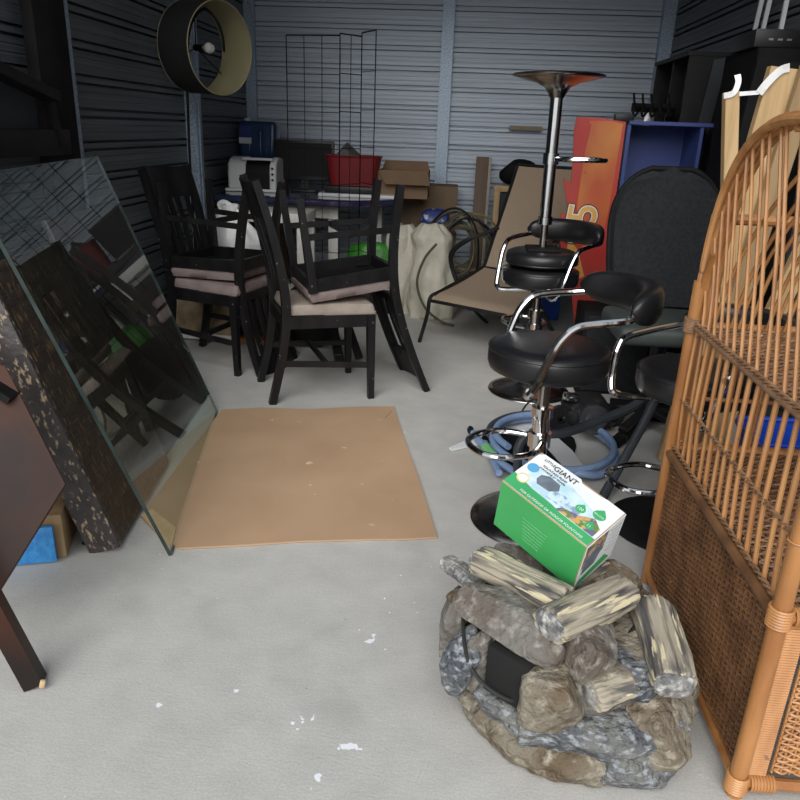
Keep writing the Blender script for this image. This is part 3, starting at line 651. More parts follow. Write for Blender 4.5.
# cables: coils and vines
rnd = random.Random(4)
for k in range(9):
    c_ = V((.07+rnd.uniform(-.10,.06), 5.40+rnd.uniform(-.10,.10), .48+rnd.uniform(-.08,.08))); pts = []
    rx, rz = rnd.uniform(.12,.24), rnd.uniform(.18,.38); ph = rnd.uniform(0,6.28); tilt = rnd.uniform(-.5,.5)
    if k in (2,5): c_.x = -.02; rx = .30; rz = .2
    for i in range(22):
        a = ph + i*.42; rr = 1+.15*noise.noise(V((i*.3,k,0)))
        pts.append(c_ + V((rx*rr*math.cos(a), .05*math.sin(a*1.3+k)+tilt*.12*math.sin(a), rz*rr*math.sin(a))))
    for p in pts: p.z = max(p.z, .02)
    mb = MB(); mb.tube(cr(pts, 3), rnd.choice((.008,.011,.014)), 6)
    solo('hose_coil', mb, [CABLE, CABLE, M('hose_tan', (.24,.19,.10), .6), CABLE, BLKP, CABLE, M('hose_tan', (.24,.19,.10), .6), CABLE, BLKP][k],
         'loop of dark olive hose in the tangle between the canvas sacks and the patio chair', 'hose', 'tangled hoses behind the patio chair', loc=(c_.x, c_.y, 0))
mb = MB(); mb.tube(cr([at(413,262,5.0), at(407,285,5.0)*1, at(405,262,5.0), at(412,228,5.0), at(420,215,5.0), fl(426,290,.012)], 8)[:32], .009, 6)
mb.bm.free()
mb = MB(); mb.tube(cr([(-.12,4.98,.55), (-.20,4.98,.44), (-.24,4.97,.28), (-.18,4.95,.12), (-.06,4.92,.03), (.03,4.90,.012)], 8), .010, 6)
solo('hose_coil', mb, CABLE, 'single olive hose curving down in front of the right canvas sack', 'hose')

# ------------------------------------------------------------------ planks at the back wall
t = thing('plank', 'wide brown plank standing against the back wall beside the cable tangle', 'plank')
mb = MB(); a = at(483,157,6.2); mb.box((a.x, 6.24, a.z/2), (.10,.04,a.z), bev=.003); part('board', mb, M('brown_plank', (.19,.13,.09), .7, 0, (.15,.10,.07), ns=4, st=(6,6,.4)), t)
mb = MB(); a = at(491,158,6.1); mb.box((a.x, 6.20, a.z/2), (.022,.02,a.z)); solo('trim_strip', mb, M('pale_strip', (.42,.38,.32), .6), 'thin pale wooden strip standing next to the wide brown plank', 'plank')
t = thing('picture_frame', 'pale wooden frame with dark infill leaning behind the tan patio chair back', 'frame', (.45,5.95,0))
mb = MB()
for c_, s_ in (((.31,5.95,.42),(.045,.04,.84)), ((.75,5.95,.42),(.045,.04,.84)), ((.53,5.95,.86),(.49,.04,.045)), ((.53,5.95,.1),(.42,.04,.045))): mb.box(c_, s_, bev=.003)
part('frame', mb, PINE, t)
mb = MB(); mb.box((.53,5.97,.47), (.40,.01,.74)); part('infill', mb, CHAR, t)
mb = MB(); mb.blob((.46,5.98,.985), (.30,.18,.20), seed=9, cuts=2, p=.8, amp=.03, sub=3); solo('black_helmet_case', mb, BLKM, 'rounded black case on top of the pale wooden frame', 'case', angle=60)
mb = MB(); mb.box((.52,6.34,1.31), (.26,.02,.035), bev=.002); solo('wall_batten', mb, M('tan_batten', (.33,.27,.19), .7), 'short tan batten on the back wall, left of the chrome pole', 'batten')
mb = MB(); mb.blob((.71,5.3,.80), (.16,.12,.26), seed=31, cuts=3, p=.7, amp=.06, sub=3); bb_ = mb
mb.box((.71,5.3,.34), (.15,.13,.68), bev=.01); solo('blue_laundry_bottle', mb, M('bright_blue', (.015,.08,.42), .35, 0, (.012,.06,.34), ns=5), 'bright blue bag showing between the chrome pole and the printed panel', 'bag', angle=60)

# ------------------------------------------------------------------ tan patio chair
t = thing('patio_chair', 'tan sling patio chair with a dark metal frame facing the chair stack', 'chair', (.2,4.6,0))
FL_, FR_, RL_, RR_ = V((-.115,4.50,.30)), V((.41,4.16,.30)), V((.21,5.02,.40)), V((.66,4.78,.40))
TL_, TR_ = V((.415,5.42,1.06)), V((.80,5.20,1.06))
def seatf(u, v):
    if v < .5:
        w = v/.5; a = FL_.lerp(RL_, w); b = FR_.lerp(RR_, w)
        z = -.018*math.sin(PI*w) - .03*max(0,(.12-w)/.12)**1.5
    else:
        w = (v-.5)/.5; a = RL_.lerp(TL_, w); b = RR_.lerp(TR_, w); z = -.012*math.sin(PI*w)
    p = a.lerp(b, u); p = p+V((0,0,z-.012*math.sin(PI*u))); return p
mb = MB(); mb.grid(seatf, 10, 40, thick=.006); part('sling', mb, SLING, t, angle=60)
for s, (f_, r_, t_) in enumerate(((FL_, RL_, TL_), (FR_, RR_, TR_))):
    mb = MB(); ft_ = V((f_.x-.07, f_.y-.03, 0)) 
    mb.tube(cr([ft_, ft_+(f_-ft_)*.6+V((0,0,0)), f_+V((-.015,0,-.015)), f_+(r_-f_)*.15, f_+(r_-f_)*.9, r_+V((.01,.01,.03)), r_+(t_-r_)*.3, t_], 6), .012, 8); part('side_rail', mb, BLKP, t)
    a_ = t_.lerp(r_, .62); e_ = f_.lerp(r_, .55); mb = MB()
    mb.sweep(cr([a_, V((a_.x-.10,a_.y-.14,.62)), V((e_.x+.02,e_.y+.02,.61)), V((e_.x-.08,e_.y-.06,.52)), V((e_.x-.03,e_.y,.33)), V((e_.x+.06,e_.y+.05,.18)), V((r_.x+.05,r_.y+.06,.0))], 7), [(-.02,-.006),(.02,-.006),(.02,.006),(-.02,.006)]); part('arm', mb, BLKP, t)
mb = MB(); mb.tube([TL_, TR_], .012, 8); part('top_bar', mb, BLKP, t)
for p_, q_ in ((FL_+V((-.01,0,-.035)), FR_+V((-.01,0,-.035))), (RL_, RR_)): mb = MB(); mb.tube([p_, q_], .011, 8); part('cross_bar', mb, BLKP, t)

# ------------------------------------------------------------------ bar stools
def bar_stool(label, loc, rot, sz, arms=True, group='black vinyl bar stools', ring=.34, ringdir=PI, sr=.19, th=.095, base_mat=CHROME2, fwd=0):
    t = thing('bar_stool', label, 'stool', loc, rot, group)
    P = lambda nme, m_, mt, **k: part(nme, m_, mt, t, world=False, **k)
    m_ = MB(); m_.lathe([(0,0),(.205,0),(.212,.004),(.208,.010),(.17,.020),(.10,.036),(.06,.055),(.04,.085),(.033,.10),(0,.10)], seg=56); P('base', m_, base_mat, angle=60)
    m_ = MB(); m_.lathe([(.0,.08),(.029,.08),(.029,sz-th-.13),(0,sz-th-.13)], seg=28)
    m_.lathe([(.036,sz-th-.16),(.036,sz-th-.125),(.0,sz-th-.12)], seg=28); P('column', m_, CHROME)
    m_ = MB(); m_.lathe([(0,sz-th-.14),(.019,sz-th-.14),(.019,sz-th),(0,sz-th)], seg=20); P('gas_lift', m_, CHROME2)
    m_ = MB(); c, s_ = math.cos(ringdir), math.sin(ringdir)
    rc = [(.02,.045,0),(.09,.10,0),(.18,.10,0),(.245,.05,0),(.245,-.05,0),(.18,-.10,0),(.09,-.10,0),(.02,-.045,0)]
    m_.tube(cr([V((a*c-b*s_, a*s_+b*c, ring)) for a, b, z in rc], 6), .0105, 10); P('footrest', m_, CHROME)
    m_ = MB(); m_.lathe([(.028,ring-.025),(.038,ring-.025),(.038,ring+.025),(.028,ring+.025)], seg=24); P('collar', m_, CHROME)
    b0_ = sz-th
    m_ = MB(); m_.lathe([(0,b0_),(sr-.03,b0_),(sr-.006,b0_+.012),(sr,b0_+.03),(sr,sz-.03),(sr-.004,sz-.016),(sr-.014,sz-.007),(sr-.05,sz),(0,sz+.004)], seg=56); st_ = P('seat', m_, VINYL, angle=50)
    m_ = MB(); m_.tube([((sr-.002)*math.cos(2*PI*k/56), (sr-.002)*math.sin(2*PI*k/56), sz-.018) for k in range(56)], .0035, 6, closed=True); part('piping', m_, VINYL, st_, world=False)
    m_ = MB(); m_.box((0,0,b0_-.008), (.16,.16,.014), bev=.003); P('seat_plate', m_, BLKM)
    if arms:
        rb = .325; zb = sz+(.15 if not fwd else .105); AN = R(54); k = 25; pth = []; scs = []
        for i in range(k):
            a = -AN + 2*AN*i/(k-1); e = math.sqrt(max(.02, 1-(abs(2*i/(k-1)-1))**6)); f_ = math.cos(a*.9)
            pth.append((rb*math.cos(a)-.03, .80*rb*math.sin(a), zb)); scs.append((e*(.8+.45*max(0,f_)), e*(.78+.36*max(0, f_))))
        sec = []
        for j in range(16):
            a = 2*PI*j/16; sec.append((.031*math.copysign(abs(math.cos(a))**.7, math.cos(a)), .052*math.copysign(abs(math.sin(a))**.7, math.sin(a))))
        m_ = MB(); m_.sweep(pth, sec, up=(0,0,1), scales=scs); P('backrest', m_, VINYL, angle=60)
        for s in (-1, 1):
            m_ = MB(); m_.tube(cr([(.185,.19*s,zb-.02),(.14,.207*s,zb-.028),(.06-fwd*.4,.212*s,zb-.034),(.0-fwd,.209*s,zb-.045),(-.035-fwd,.206*s,zb-.075),(-.06-fwd*.9,.202*s,zb-.12),(-.10-fwd*.7,.188*s,b0_+.01),(-.112-fwd*.55,.172*s,b0_-.022),(-.10-fwd*.2,.14*s,b0_-.032),(-.03,.05*s,b0_-.024)], 7), .012, 10)
            P('armrest', m_, CHROME)
    return t
bar_stool('front black bar stool with chrome arms and curved backrest, behind the green box', (.325,2.28,0), (0,0,R(12)), .645, ringdir=R(195), ring=.31, sr=.195)
s2 = V((.435,3.66,0))
bar_stool('far bar stool with chrome arms, its seat carrying the upside-down stool', s2, (0,0,R(50)), .655, ringdir=R(60))
bar_stool('upside-down armless bar stool, trumpet base in the air, balanced on the far stool', s2+V((-.008,0,1.528)), (R(180),R(-.5),0), .868, arms=False, ring=.365, ringdir=R(0), sr=.18, th=.075)
bar_stool('bar stool half hidden behind the wicker shelf, chrome arm at its side', (.81,2.30,0), (0,0,R(35)), .585, ringdir=R(165), ring=.20, base_mat=BLKM, fwd=.12)

# ------------------------------------------------------------------ printed blue toy shelf
t = thing('toy_shelf', 'blue wooden toy shelf with an orange and red printed side panel numbered 95', 'shelf', (.95,4.25,0))
YS = 4.22
xl, xr, zt = .89, 1.30, 1.335
mb = MB(); mb.box((xl,YS+.14,zt/2), (.018,.30,zt)); part('side_board', mb, BLUES, t, smooth=False)
mb = MB(); mb.box((xr-.03,YS+.14,zt/2), (.018,.30,zt)); part('side_board', mb, BLUES, t, smooth=False)
mb = MB(); mb.box(((xl+xr)/2+.03,YS+.14,zt+.01), (xr-xl+.07,.32,.018)); part('top_board', mb, BLUES, t, smooth=False)
mb = MB(); mb.box(((xl+xr)/2,YS+.285,zt/2), (xr-xl,.012,zt)); part('back_board', mb, BLUES, t, smooth=False)
for zz in (.10,.62,.98):
    mb = MB(); mb.box(((xl+xr)/2-.015,YS+.14,zz), (xr-xl-.05,.28,.016)); part('shelf_board', mb, BLUES, t, smooth=False)
out = [(577,117),(600,118),(626,122),(621,160),(613,215),(606,276),(600,330),(575,330),(572,296),(574,276),(563,262),(560,240),(561,214),(568,213),(566,196),(563,178),(571,183),(573,160),(574,130)]
yp = YS-.02
mb = MB(); mb.prism([at(a,b,yp) for a,b in out], (0,.014,0)); part('backing', mb, PRED, t, smooth=False, label='dark red panel')
def dec(nme, pts, mt, k, label=None):
    mb = MB(); mb.prism([at(a,b,yp)+V((0,-.0012*k,0)) for a,b in pts], (0,-.001,0)); part(nme, mb, mt, t, smooth=False, label=label)
dec('orange_print', [(581,178),(590,121),(612,121),(623,124),(608,212),(600,246),(584,250),(578,240),(577,206)], PORG, 1)
dec('red_print', [(578,121),(592,124),(585,150),(577,178),(575,150)], PRED, 1)
dec('yellow_print', [(568,238),(578,250),(584,276),(577,280),(571,262),(566,262)], PYEL, 1)
dec('red_stripe', [(600,246),(609,213),(604,276),(597,315),(582,315),(588,262)], PRED, 2)
p_ = at(582,224,yp)+V((0,0,.045)); xf = frame(p_+V((-.002,-.004,-.045)), (.10,0,1), (-1,0,.10))
for k, (sz_, mt, off) in enumerate(((.225, BXK, .012), (.225, PWHT, .007), (.225, PYEL, .0))):
    x2 = xf.copy(); x2.translation = xf.translation + V((0,-.0015*(k+1),0)); text('number_print', '95', sz_, mt, t, x2, bold=off)
mb = MB(); mb.box((xl-.03,YS+.02,zt+.03), (.10,.05,.04), bev=.004); part('black_clip', mb, BLKP, t)
# coat hooks board against right cabinets
t = thing('coat_hook_rack', 'black coat hooks on a dark board above the blue toy shelf', 'hooks', (1.0,4.75,1.4))
mb = MB(); mb.box((1.12,4.80,.72), (.06,.03,1.44), bev=.003); part('board', mb, M('dull_metal', (.35,.35,.36), .4, .8), t)
for k in range(5):
    x_ = 1.03+.05*k; mb = MB(); mb.tube(cr([(x_+.03,4.78,1.44),(x_,4.72,1.43),(x_-.03,4.68,1.46),(x_-.045,4.66,1.51)], 5), .007, 6)
    mb.tube(cr([(x_+.03,4.78,1.44),(x_,4.73,1.40),(x_-.02,4.70,1.39),(x_-.03,4.69,1.41)], 4), .007, 6); part('hook', mb, BLKM, t)
mb = MB(); mb.box((1.14,4.79,1.44), (.26,.02,.05)); part('hook_rail', mb, BLKM, t)

# ------------------------------------------------------------------ black bookcases and boards on the right
def bookcase(label, x0, x1, y0, y1, h, bays):
    t = thing('bookcase', label, 'bookcase', ((x0+x1)/2, (y0+y1)/2, 0)); th = .02
    for yy in (y0+th/2, y1-th/2): mb = MB(); mb.box(((x0+x1)/2, yy, h/2), (x1-x0, th, h)); part('side_panel', mb, BLKW2, t, smooth=False)
    mb = MB(); mb.box(((x0+x1)/2, (y0+y1)/2, h+.01), (x1-x0+.02, y1-y0+.01, .022)); part('top_panel', mb, BLKW2, t, smooth=False)
    mb = MB(); mb.box((x1-.006, (y0+y1)/2, h/2), (.012, y1-y0, h)); part('back_panel', mb, BLKM, t, smooth=False)
    for i in range(1, bays): mb = MB(); yy = y0+(y1-y0)*i/bays; mb.box(((x0+x1)/2, yy, h/2), (x1-x0-.02, th, h)); part('divider', mb, BLKW2, t, smooth=False)
    for zz in (.06,.5,.9,1.28): mb = MB(); mb.box(((x0+x1)/2, (y0+y1)/2, zz), (x1-x0-.02, y1-y0-.02, th)); part('shelf', mb, BLKW2, t, smooth=False)
bookcase('tall black open bookcase nearest the back wall, top right, two bays wide', 1.24, 1.54, 4.56, 5.30, 1.71, 2)
mb = MB(); mb.box((1.437,3.945,.835), (.255,.44,1.67), bev=.003); solo('black_wardrobe', mb, BLKM, 'tall plain black cabinet in front of the open bookcase at the right', 'cabinet', smooth=False)
A = at(714,60,4.535); B = at(728,57,4.535); D_ = (at(693,168,4.535)-at(721,58,4.535)); D_ = D_/(-D_.z)
mb = MB(); mb.prism([A+D_*(A.z-.002), B+D_*(B.z-.002), B, A], (0,.014,0)); solo('leaning_panel', mb, CHAR, 'narrow charcoal panel leaning upright against the black bookcase', 'panel', smooth=False)
mb = MB(); mb.prism([V((1.13,3.50,.0)), V((1.50,3.50,0)), V((1.535,3.50,1.585)), V((1.235,3.50,1.60))], (0,.03,0)); solo('black_headboard', mb, BLKM, 'large black board standing directly behind the tied pine posts', 'board', smooth=False)
t = thing('audio_receiver', 'flat black box with small silver marks lying on top of the tall plain black cabinet', 'box', (1.37,3.90,1.675))
mb = MB(); mb.box((1.40,3.90,1.71), (.22,.32,.075), bev=.004); part('case', mb, BLKP, t)
mb = MB(); 
for k in range(3): mb.box((1.36+.04*k,3.738,1.705), (.02,.004,.008))
part('silver_trim', mb, M('dull_metal', (.35,.35,.36), .4, .8), t)
for k, (x_, tx) in enumerate(((771,754),(779,762),(794,780))):
    a = atx(x_-4, 20, 1.50 if k < 2 else 1.46); mb = MB(); A = atx(x_+5,-60,1.51); B = atx(tx,33,1.51); dd_ = (B-A).normalized()
    mb.bar(A-dd_*.3, B+dd_*1.1, .016, .02, up=(1,0,0)); 
    solo('white_rail', mb, WHITEP, ['left of the two thin white rails','right of the two thin white rails','single white rail nearest the right edge'][k]+' standing against the right wall', 'rail', smooth=False)
mb = MB(); mb.bar(V((1.47,3.30,0)), V((1.50,3.32,2.2)), .05, .10, up=(1,0,0)); solo('dark_post', mb, CHAR, 'dark grey post standing at the right wall beside the white rail', 'post', smooth=False)
# pine posts
t = thing('pine_post', 'narrow pine post standing behind the wicker shelf, white tape at its top', 'post', (.93,2.85,0))
a = at(731,92,2.85); a2 = at(729,172,2.85); D_ = (a2-a)/(a.z-a2.z); mb = MB(); mb.bar(a+D_*(a.z-.004), a, .048, .04, up=(0,1,0), bev=.002); part('post', mb, PINE, t)
mb = MB(); mb.sweep(cr([a+V((-.03,-.024,-.015)), a+V((0,-.028,-.004)), a+V((.012,-.02,.03)), a+V((.008,-.01,.055))], 4), [(-.010,-.001),(.010,-.001),(.010,.001),(-.010,.001)], up=(0,1,.3)); part('tape', mb, BAGM, t)
t = thing('pine_post', 'wide knotty pine post leaning behind the wicker shelf, right of the narrow one', 'post', (1.1,2.85,0))
b = at(783,68,2.85); B0 = V((b.x-.14, 2.87, 0)); mb = MB(); mb.bar(B0, b, .04, .095, up=(0,1,0), bev=.002); 
mb.bm.free(); mb = MB(); mb.bar(B0, b, .095, .04, up=(0,1,0), bev=.002); part('post', mb, PINE, t)
mb = MB(); mb.sweep(cr([b+V((-.075,-.03,-.085)), b+V((-.055,-.035,-.05)), b+V((-.02,-.03,-.012)), b+V((.01,-.03,.0))], 5), [(-.014,-.001),(.014,-.001),(.014,.001),(-.014,.001)], up=(0,1,.3)); part('tape', mb, BAGM, t)
mb = MB(); b2 = at(812,66,2.80); mb.bar(b2+V((-.16,.02,-b2.z)), b2, .07, .035, up=(0,1,0), bev=.002); solo('pine_post', mb, PINE2, 'pine post at the right edge of the picture behind the wicker shelf', 'post')
mb = MB(); mb.prism([a+V((.02,-.03,0)), b+V((-.075,-.03,-.075)), b+V((-.075,-.03,-.088)), a+V((.02,-.03,-.014))], (0,.002,0)); solo('tape_strip', mb, BAGM, 'white tape stretched between the two pine posts', 'tape', smooth=False)
mb = MB(); A = at(705,300,2.62); mb.bar(V((1.02,2.70,.02)), V((1.33,2.76,1.18)), .07, .035, up=(0,1,0), bev=.002); solo('pine_board', mb, PINE, 'pine board leaning diagonally behind the canes of the wicker shelf', 'board')
mb = MB(); mb.blob((1.0,2.60,.90), (.20,.05,.12), seed=77, cuts=4, p=.7, amp=.3, sub=3); mb.bm.free()

# ------------------------------------------------------------------ black office chair
t = thing('office_chair', 'black padded chair with a tall rounded back in front of the blue toy shelf', 'chair', (.93,3.3,0))
yc = 3.36
def backf(u, v):
    z = .54+.62*v; hw = .245*(1-.25*(1-v)**3)*math.sqrt(max(0.0, 1-max(0,(v-.50)/.50)**2.9)); x = (2*u-1)*hw
    return V((.93+.02*v+x, yc+.03+.10*v+.03*(1-(2*u-1)**2)*1.0+.0*z, z))
bk_ = [backf(u_, 0) for u_ in (0,1)]
N_ = 36
outl = [backf(1, k/N_*.975) for k in range(N_+1)] + [backf(0, k/N_*.975) for k in range(N_, -1, -1)]
mb = MB(); mb.grid(lambda u, v: backf(u, v*.98), 24, 36, thick=.05); part('backrest', mb, BLKC, t, angle=50)
mb = MB(); mb.tube([p+V((0,-.004,0)) for p in outl], .013, 8, closed=True); part('edge_piping', mb, BLKM, t)
mb = MB(); mb.tube([backf(.62, k/10*.84+.03)+V((0,-.004,0)) for k in range(11)], .003, 5); mb.tube([backf(k/10*.9+.05, .42)+V((0,-.004,0)) for k in range(11)], .003, 5); mb.tube([backf(k/12*.8+.1, .80+.05*math.sin(PI*k/12))+V((0,-.004,0)) for k in range(13)], .003, 5); part('seam', mb, BLKC, t)
GG = M('grey_green_seat', (.05,.062,.06), .6, 0, (.04,.05,.048), ns=6)
mb = MB(); mb.box((.93,3.17,.50), (.46,.44,.08), bev=.03, seg=3); part('seat', mb, GG, t, label='grey-green seat')
mb = MB(); mb.tube([(.93,3.2,.10),(.93,3.2,.46)], .03, 12); part('column', mb, BLKP, t)
for k in range(5):
    a_ = 2*PI*k/5+.3; e_ = V((.93+.25*math.cos(a_), 3.2+.25*math.sin(a_), .07)); mb = MB(); mb.bar((.93,3.2,.11), e_, .04, .025, bev=.004); lg = part('leg', mb, BLKP, t)
    mb = MB(); mb.lathe([(0,-.012),(.027,-.012),(.03,0),(.027,.012),(0,.012)], seg=16, mat=Matrix.Rotation(PI/2,4,'X')); bmesh.ops.translate(mb.bm, verts=mb.bm.verts, vec=(e_.x, e_.y, .031)); part('caster', mb, BLKP, lg)
# black speaker / subwoofer boxes under it
t = thing('subwoofer', 'black box speaker on the floor behind the front stool seat', 'speaker', (.86,3.8,0))
mb = MB(); mb.box((.86,3.80,.22), (.36,.26,.44), bev=.006); part('cabinet', mb, BLKM, t)
mb = MB(); mb.box((.86,3.664,.22), (.32,.01,.40), bev=.004); part('grille', mb, BLKC, t)

# ------------------------------------------------------------------ vacuum / blower on the floor
t = thing('vacuum_cleaner', 'black canister vacuum with a clear dust cup lying on the floor behind the front stool', 'vacuum', (.63,3.08,0))
mb = MB(); mb.blob((.66,3.17,.085), (.27,.20,.17), rotz=.2, seed=3, cuts=6, p=.75, amp=.03, sub=4); part('body', mb, BLKP, t, angle=40)
mb = MB(); mb.lathe([(0,0),(.062,0),(.070,.02),(.066,.10),(.045,.125),(0,.13)], seg=32, mat=Matrix.Rotation(R(80),4,'X')); bmesh.ops.translate(mb.bm, verts=mb.bm.verts, vec=(.66,3.11,.088)); part('dust_cup', mb, M('smoky_plastic', (.05,.05,.055), .12, 0, coat=.6), t)
for x_, y_, r_ in ((.525,3.09,.065),(.79,3.23,.05)):
    mb = MB(); mb.lathe([(r_*.3,-.012),(r_,-.018),(r_,.018),(r_*.3,.012)], seg=28, mat=Matrix.Rotation(R(80),4,'X')@Matrix.Rotation(.3,4,'Y'))
    for k in range(5): mb.bar((0,0,0), (r_*.9*math.cos(k*1.256),0,r_*.9*math.sin(k*1.256)), .01, .012)
    bmesh.ops.translate(mb.bm, verts=mb.bm.verts, vec=(x_, y_, r_+.003)); part('wheel', mb, BLKP, t)
mb = MB(); mb.box((.565,3.13,.165), (.07,.04,.035), rot=(0,.2,.3), bev=.01); part('latch', mb, CHROME, t)
mb = MB(); mb.tube(cr([(.48,3.20,.05),(.42,3.26,.09),(.37,3.22,.06),(.36,3.19,.012),(.38,3.17,.008)], 6), .005, 6); part('cord', mb, CABLEK, t)
for k in range(4): mb = MB(); mb.tube([(.80+.01*k,3.09+.03*k,.06),(.84+.01*k,3.09+.03*k,.09)], .006, 6); part('knob', mb, BLKP, t)
# dolly / black metal foot
t = thing('floor_dolly', 'flat black frame with an angled foot on the floor beside the vacuum', 'frame', (.9,3.15,0))
mb = MB(); mb.bar((.80,3.38,.07), (1.10,3.34,.07), .03, .02); mb.bar((.80,3.38,.015), (1.10,3.34,.015), .10, .02); mb.box((.95,3.36,.04), (.03,.03,.05)); part('platform', mb, BLKM, t)
mb = MB(); mb.bar((1.0,3.28,.09), (.745,2.96,.02), .05, .03, bev=.003); part('foot_bar', mb, BLKM, t)
# foam covered frame tube
t = thing('foam_covered_frame', 'bent black foam covered tube on the floor beside the half hidden stool', 'frame', (.6,2.5,0))
mb = MB(); mb.tube(cr([V((.30,2.53,.03)), V((.285,2.52,.16)), V((.33,2.54,.215)), V((.45,2.56,.22)), fl(600,420,.24), fl(635,405,.27), fl(652,385,.33), V((.80,2.63,.40))], 7), .018, 10); part('tube', mb, HOSEG, t)
mb = MB(); mb.tube(cr([V((.80,2.63,.40)), fl(655,400,.33), fl(640,430,.22), fl(615,475,.08), V((.60,2.44,.02))], 7), .018, 10); part('tube', mb, HOSEG, t)

# ------------------------------------------------------------------ blue hose on a black mat and white sheets
mb = MB(); pts = []; ctr = V((.375,2.93,0)); rr = random.Random(2)
for i in range(20):
    a_ = 2*PI*i/20; k_ = 1+.10*noise.noise(V((math.cos(a_)*1.5, math.sin(a_)*1.5, 2))); pts.append(ctr + V((.205*k_*math.cos(a_), .25*k_*math.sin(a_), .006)))
mb.prism([p+V((0,0,-.004)) for p in pts], (0,0,.012)); solo('black_mat', mb, BLKM, 'black cloth lying on the floor under the coiled blue hose', 'cloth', smooth=False)
for k, (q, lab) in enumerate((([(449,449),(470,440),(525,420),(533,428),(480,445),(452,451)], 'long white plastic trim strip on the floor left of the blue hose'),
              ([(505,428),(528,418),(545,428),(572,452),(585,470),(570,476),(552,455),(538,440)], 'crumpled white plastic sheet partly under the blue hose'))):
    mb = MB(); mb.prism([fl(a,b,.010 if k else .003) for a,b in q], (0,0,.008)); solo('white_plastic_strip', mb, WHITEP, lab, 'plastic', smooth=False)
HX = []
for i in range(44):
    a_ = R(150) - i*2*PI/20; f_ = i/44
    rx = .245+.035*f_; ry = .235+.02*f_
    HX.append(V((.445+.02*f_+rx*math.cos(a_), 2.94-.04*f_+ry*math.sin(a_), .026+.02*(f_ > .45)+.008*math.sin(i))))
tail = [fl(497,462,.04), fl(486,446,.04), fl(474,432,.04)]
t = thing('blue_hose', 'coiled blue garden hose with green tape on the floor behind the green box', 'hose', (.42,2.9,0))
mb = MB(); mb.tube(cr([fl(473,433,.03), fl(484,446,.035), fl(497,460,.04), fl(512,470,.05), fl(535,485,.05), V((.44,2.60,.05)), V((.55,2.585,.045))] + [V((.465+(.262-.0006*i)*math.cos(a_), 2.86+(.30-.0012*i)*math.sin(a_), .03+.0015*i)) for i, a_ in enumerate([R(-55)+k*R(18) for k in range(36)])], 4), .0145, 10); part('hose', mb, HOSEB, t)
mb = MB(); mb.tube(cr([V((.46+.265*math.cos(a_), 2.88+.285*math.sin(a_), .062)) for a_ in [R(60)+k*R(15) for k in range(9)]], 4), .015, 10); part('hose_sleeve', mb, HOSEG, t, label='dark grey length of hose')
mb = MB(); mb.tube([fl(485,443,.03), fl(499,473,.035)], .014, 10); part('loose_end', mb, HOSEB, t)
mb = MB(); mb.tube([fl(486,447,.035), fl(493,456,.038)], .021, 8); part('tape_wrap', mb, GREENT, t, label='green tape')
mb = MB(); mb.tube(cr([fl(476,436,.03), fl(470,431,.03), fl(471,428,.045)], 3), .013, 8); part('hose_end', mb, BLKP, t, label='black hose end')

# ------------------------------------------------------------------ blue bin behind wicker
t = thing('blue_bin', 'bright blue plastic bin on the floor behind the wicker shelf', 'bin', (1.24,2.38,0))
def bin_(u, v):
    a_ = 2*PI*u; e = .3; cx_ = math.copysign(abs(math.cos(a_))**e, math.cos(a_)); cy_ = math.copysign(abs(math.sin(a_))**e, math.sin(a_)); s_ = .86+.14*v
    return (1.25+.22*cx_*s_, 2.34+.17*cy_*s_, .004+.34*v)
mb = MB(); mb.grid(bin_, 64, 6, closeu=True, thick=.005); mb.box((1.25,2.34,.006), (.36,.27,.008)); part('body', mb, BLUEB, t)
mb = MB(); mb.tube([V(bin_(k/64,1)) for k in range(64)], .010, 8, closed=True); mb.tube([V(bin_(k/64,.72))*1 for k in range(64)], .007, 6, closed=True); part('rim', mb, BLUEB, t)

# ------------------------------------------------------------------ wicker shelf
t = thing('wicker_shelf', 'honey brown wicker and rattan shelf unit with an arched cane top at the right edge', 'shelf', (.9,1.56,0))
X0, X1, Y0, Y1 = .648, 1.16, 1.185, 1.945
ZB, ZS = .452, .805
def weave(P, ux, uy, nrm, w, h, rows, cols, r=.0024, bow=None, amp=.0035):
    mb = MB(); ux, uy, nrm = V(ux), V(uy), V(nrm); P = V(P); sg = cols*4
    for j in range(rows):
        yy = h*(j+.5)/rows; pts = []
        for i in range(sg+1):
            xx = w*i/sg; pts.append(P+ux*xx+uy*(yy+.0012*math.sin(i*.9+j*2.3))+nrm*(amp*math.cos(PI*cols*i/sg + PI*j)))
        mb.tube(pts, r*(1+.25*math.sin(j*1.7)), 5)
    for i in range(cols+1):
        xx = w*i/cols; mb.tube([P+ux*xx, P+ux*xx+uy*h], .0026, 5)
    return mb
YX, XX, ZZ = (0,1,0), (1,0,0), (0,0,1)
part('woven_side_panel', weave((X0,Y0+.03,.05), YX, ZZ, XX, Y1-Y0-.06, ZB-.075, 52, 30), RATTD, t)
part('woven_front_panel', weave((X0+.065,Y0+.004,.06), XX, ZZ, YX, X1-X0-.12, ZB-.11, 46, 22, r=.0031), RATTL, t)
part('woven_back_panel', weave((X0+.03,Y1,.05), XX, ZZ, YX, X1-X0-.06, ZB-.08, 44, 20), RATTD, t)
part('woven_side_panel', weave((X1,Y0+.03,.05), YX, ZZ, XX, Y1-Y0-.06, ZB-.075, 44, 26), RATTD, t)
part('woven_base_top', weave((X0+.02,Y0+.02,ZB), XX, YX, ZZ, X1-X0-.04, Y1-Y0-.04, 62, 22, r=.0036, amp=.003), RATTD, t)
part('woven_shelf', weave((X0+.02,Y0+.02,ZS), XX, YX, ZZ, X1-X0-.04, Y1-Y0-.04, 62, 22, r=.0036, amp=.003), RATTD, t)
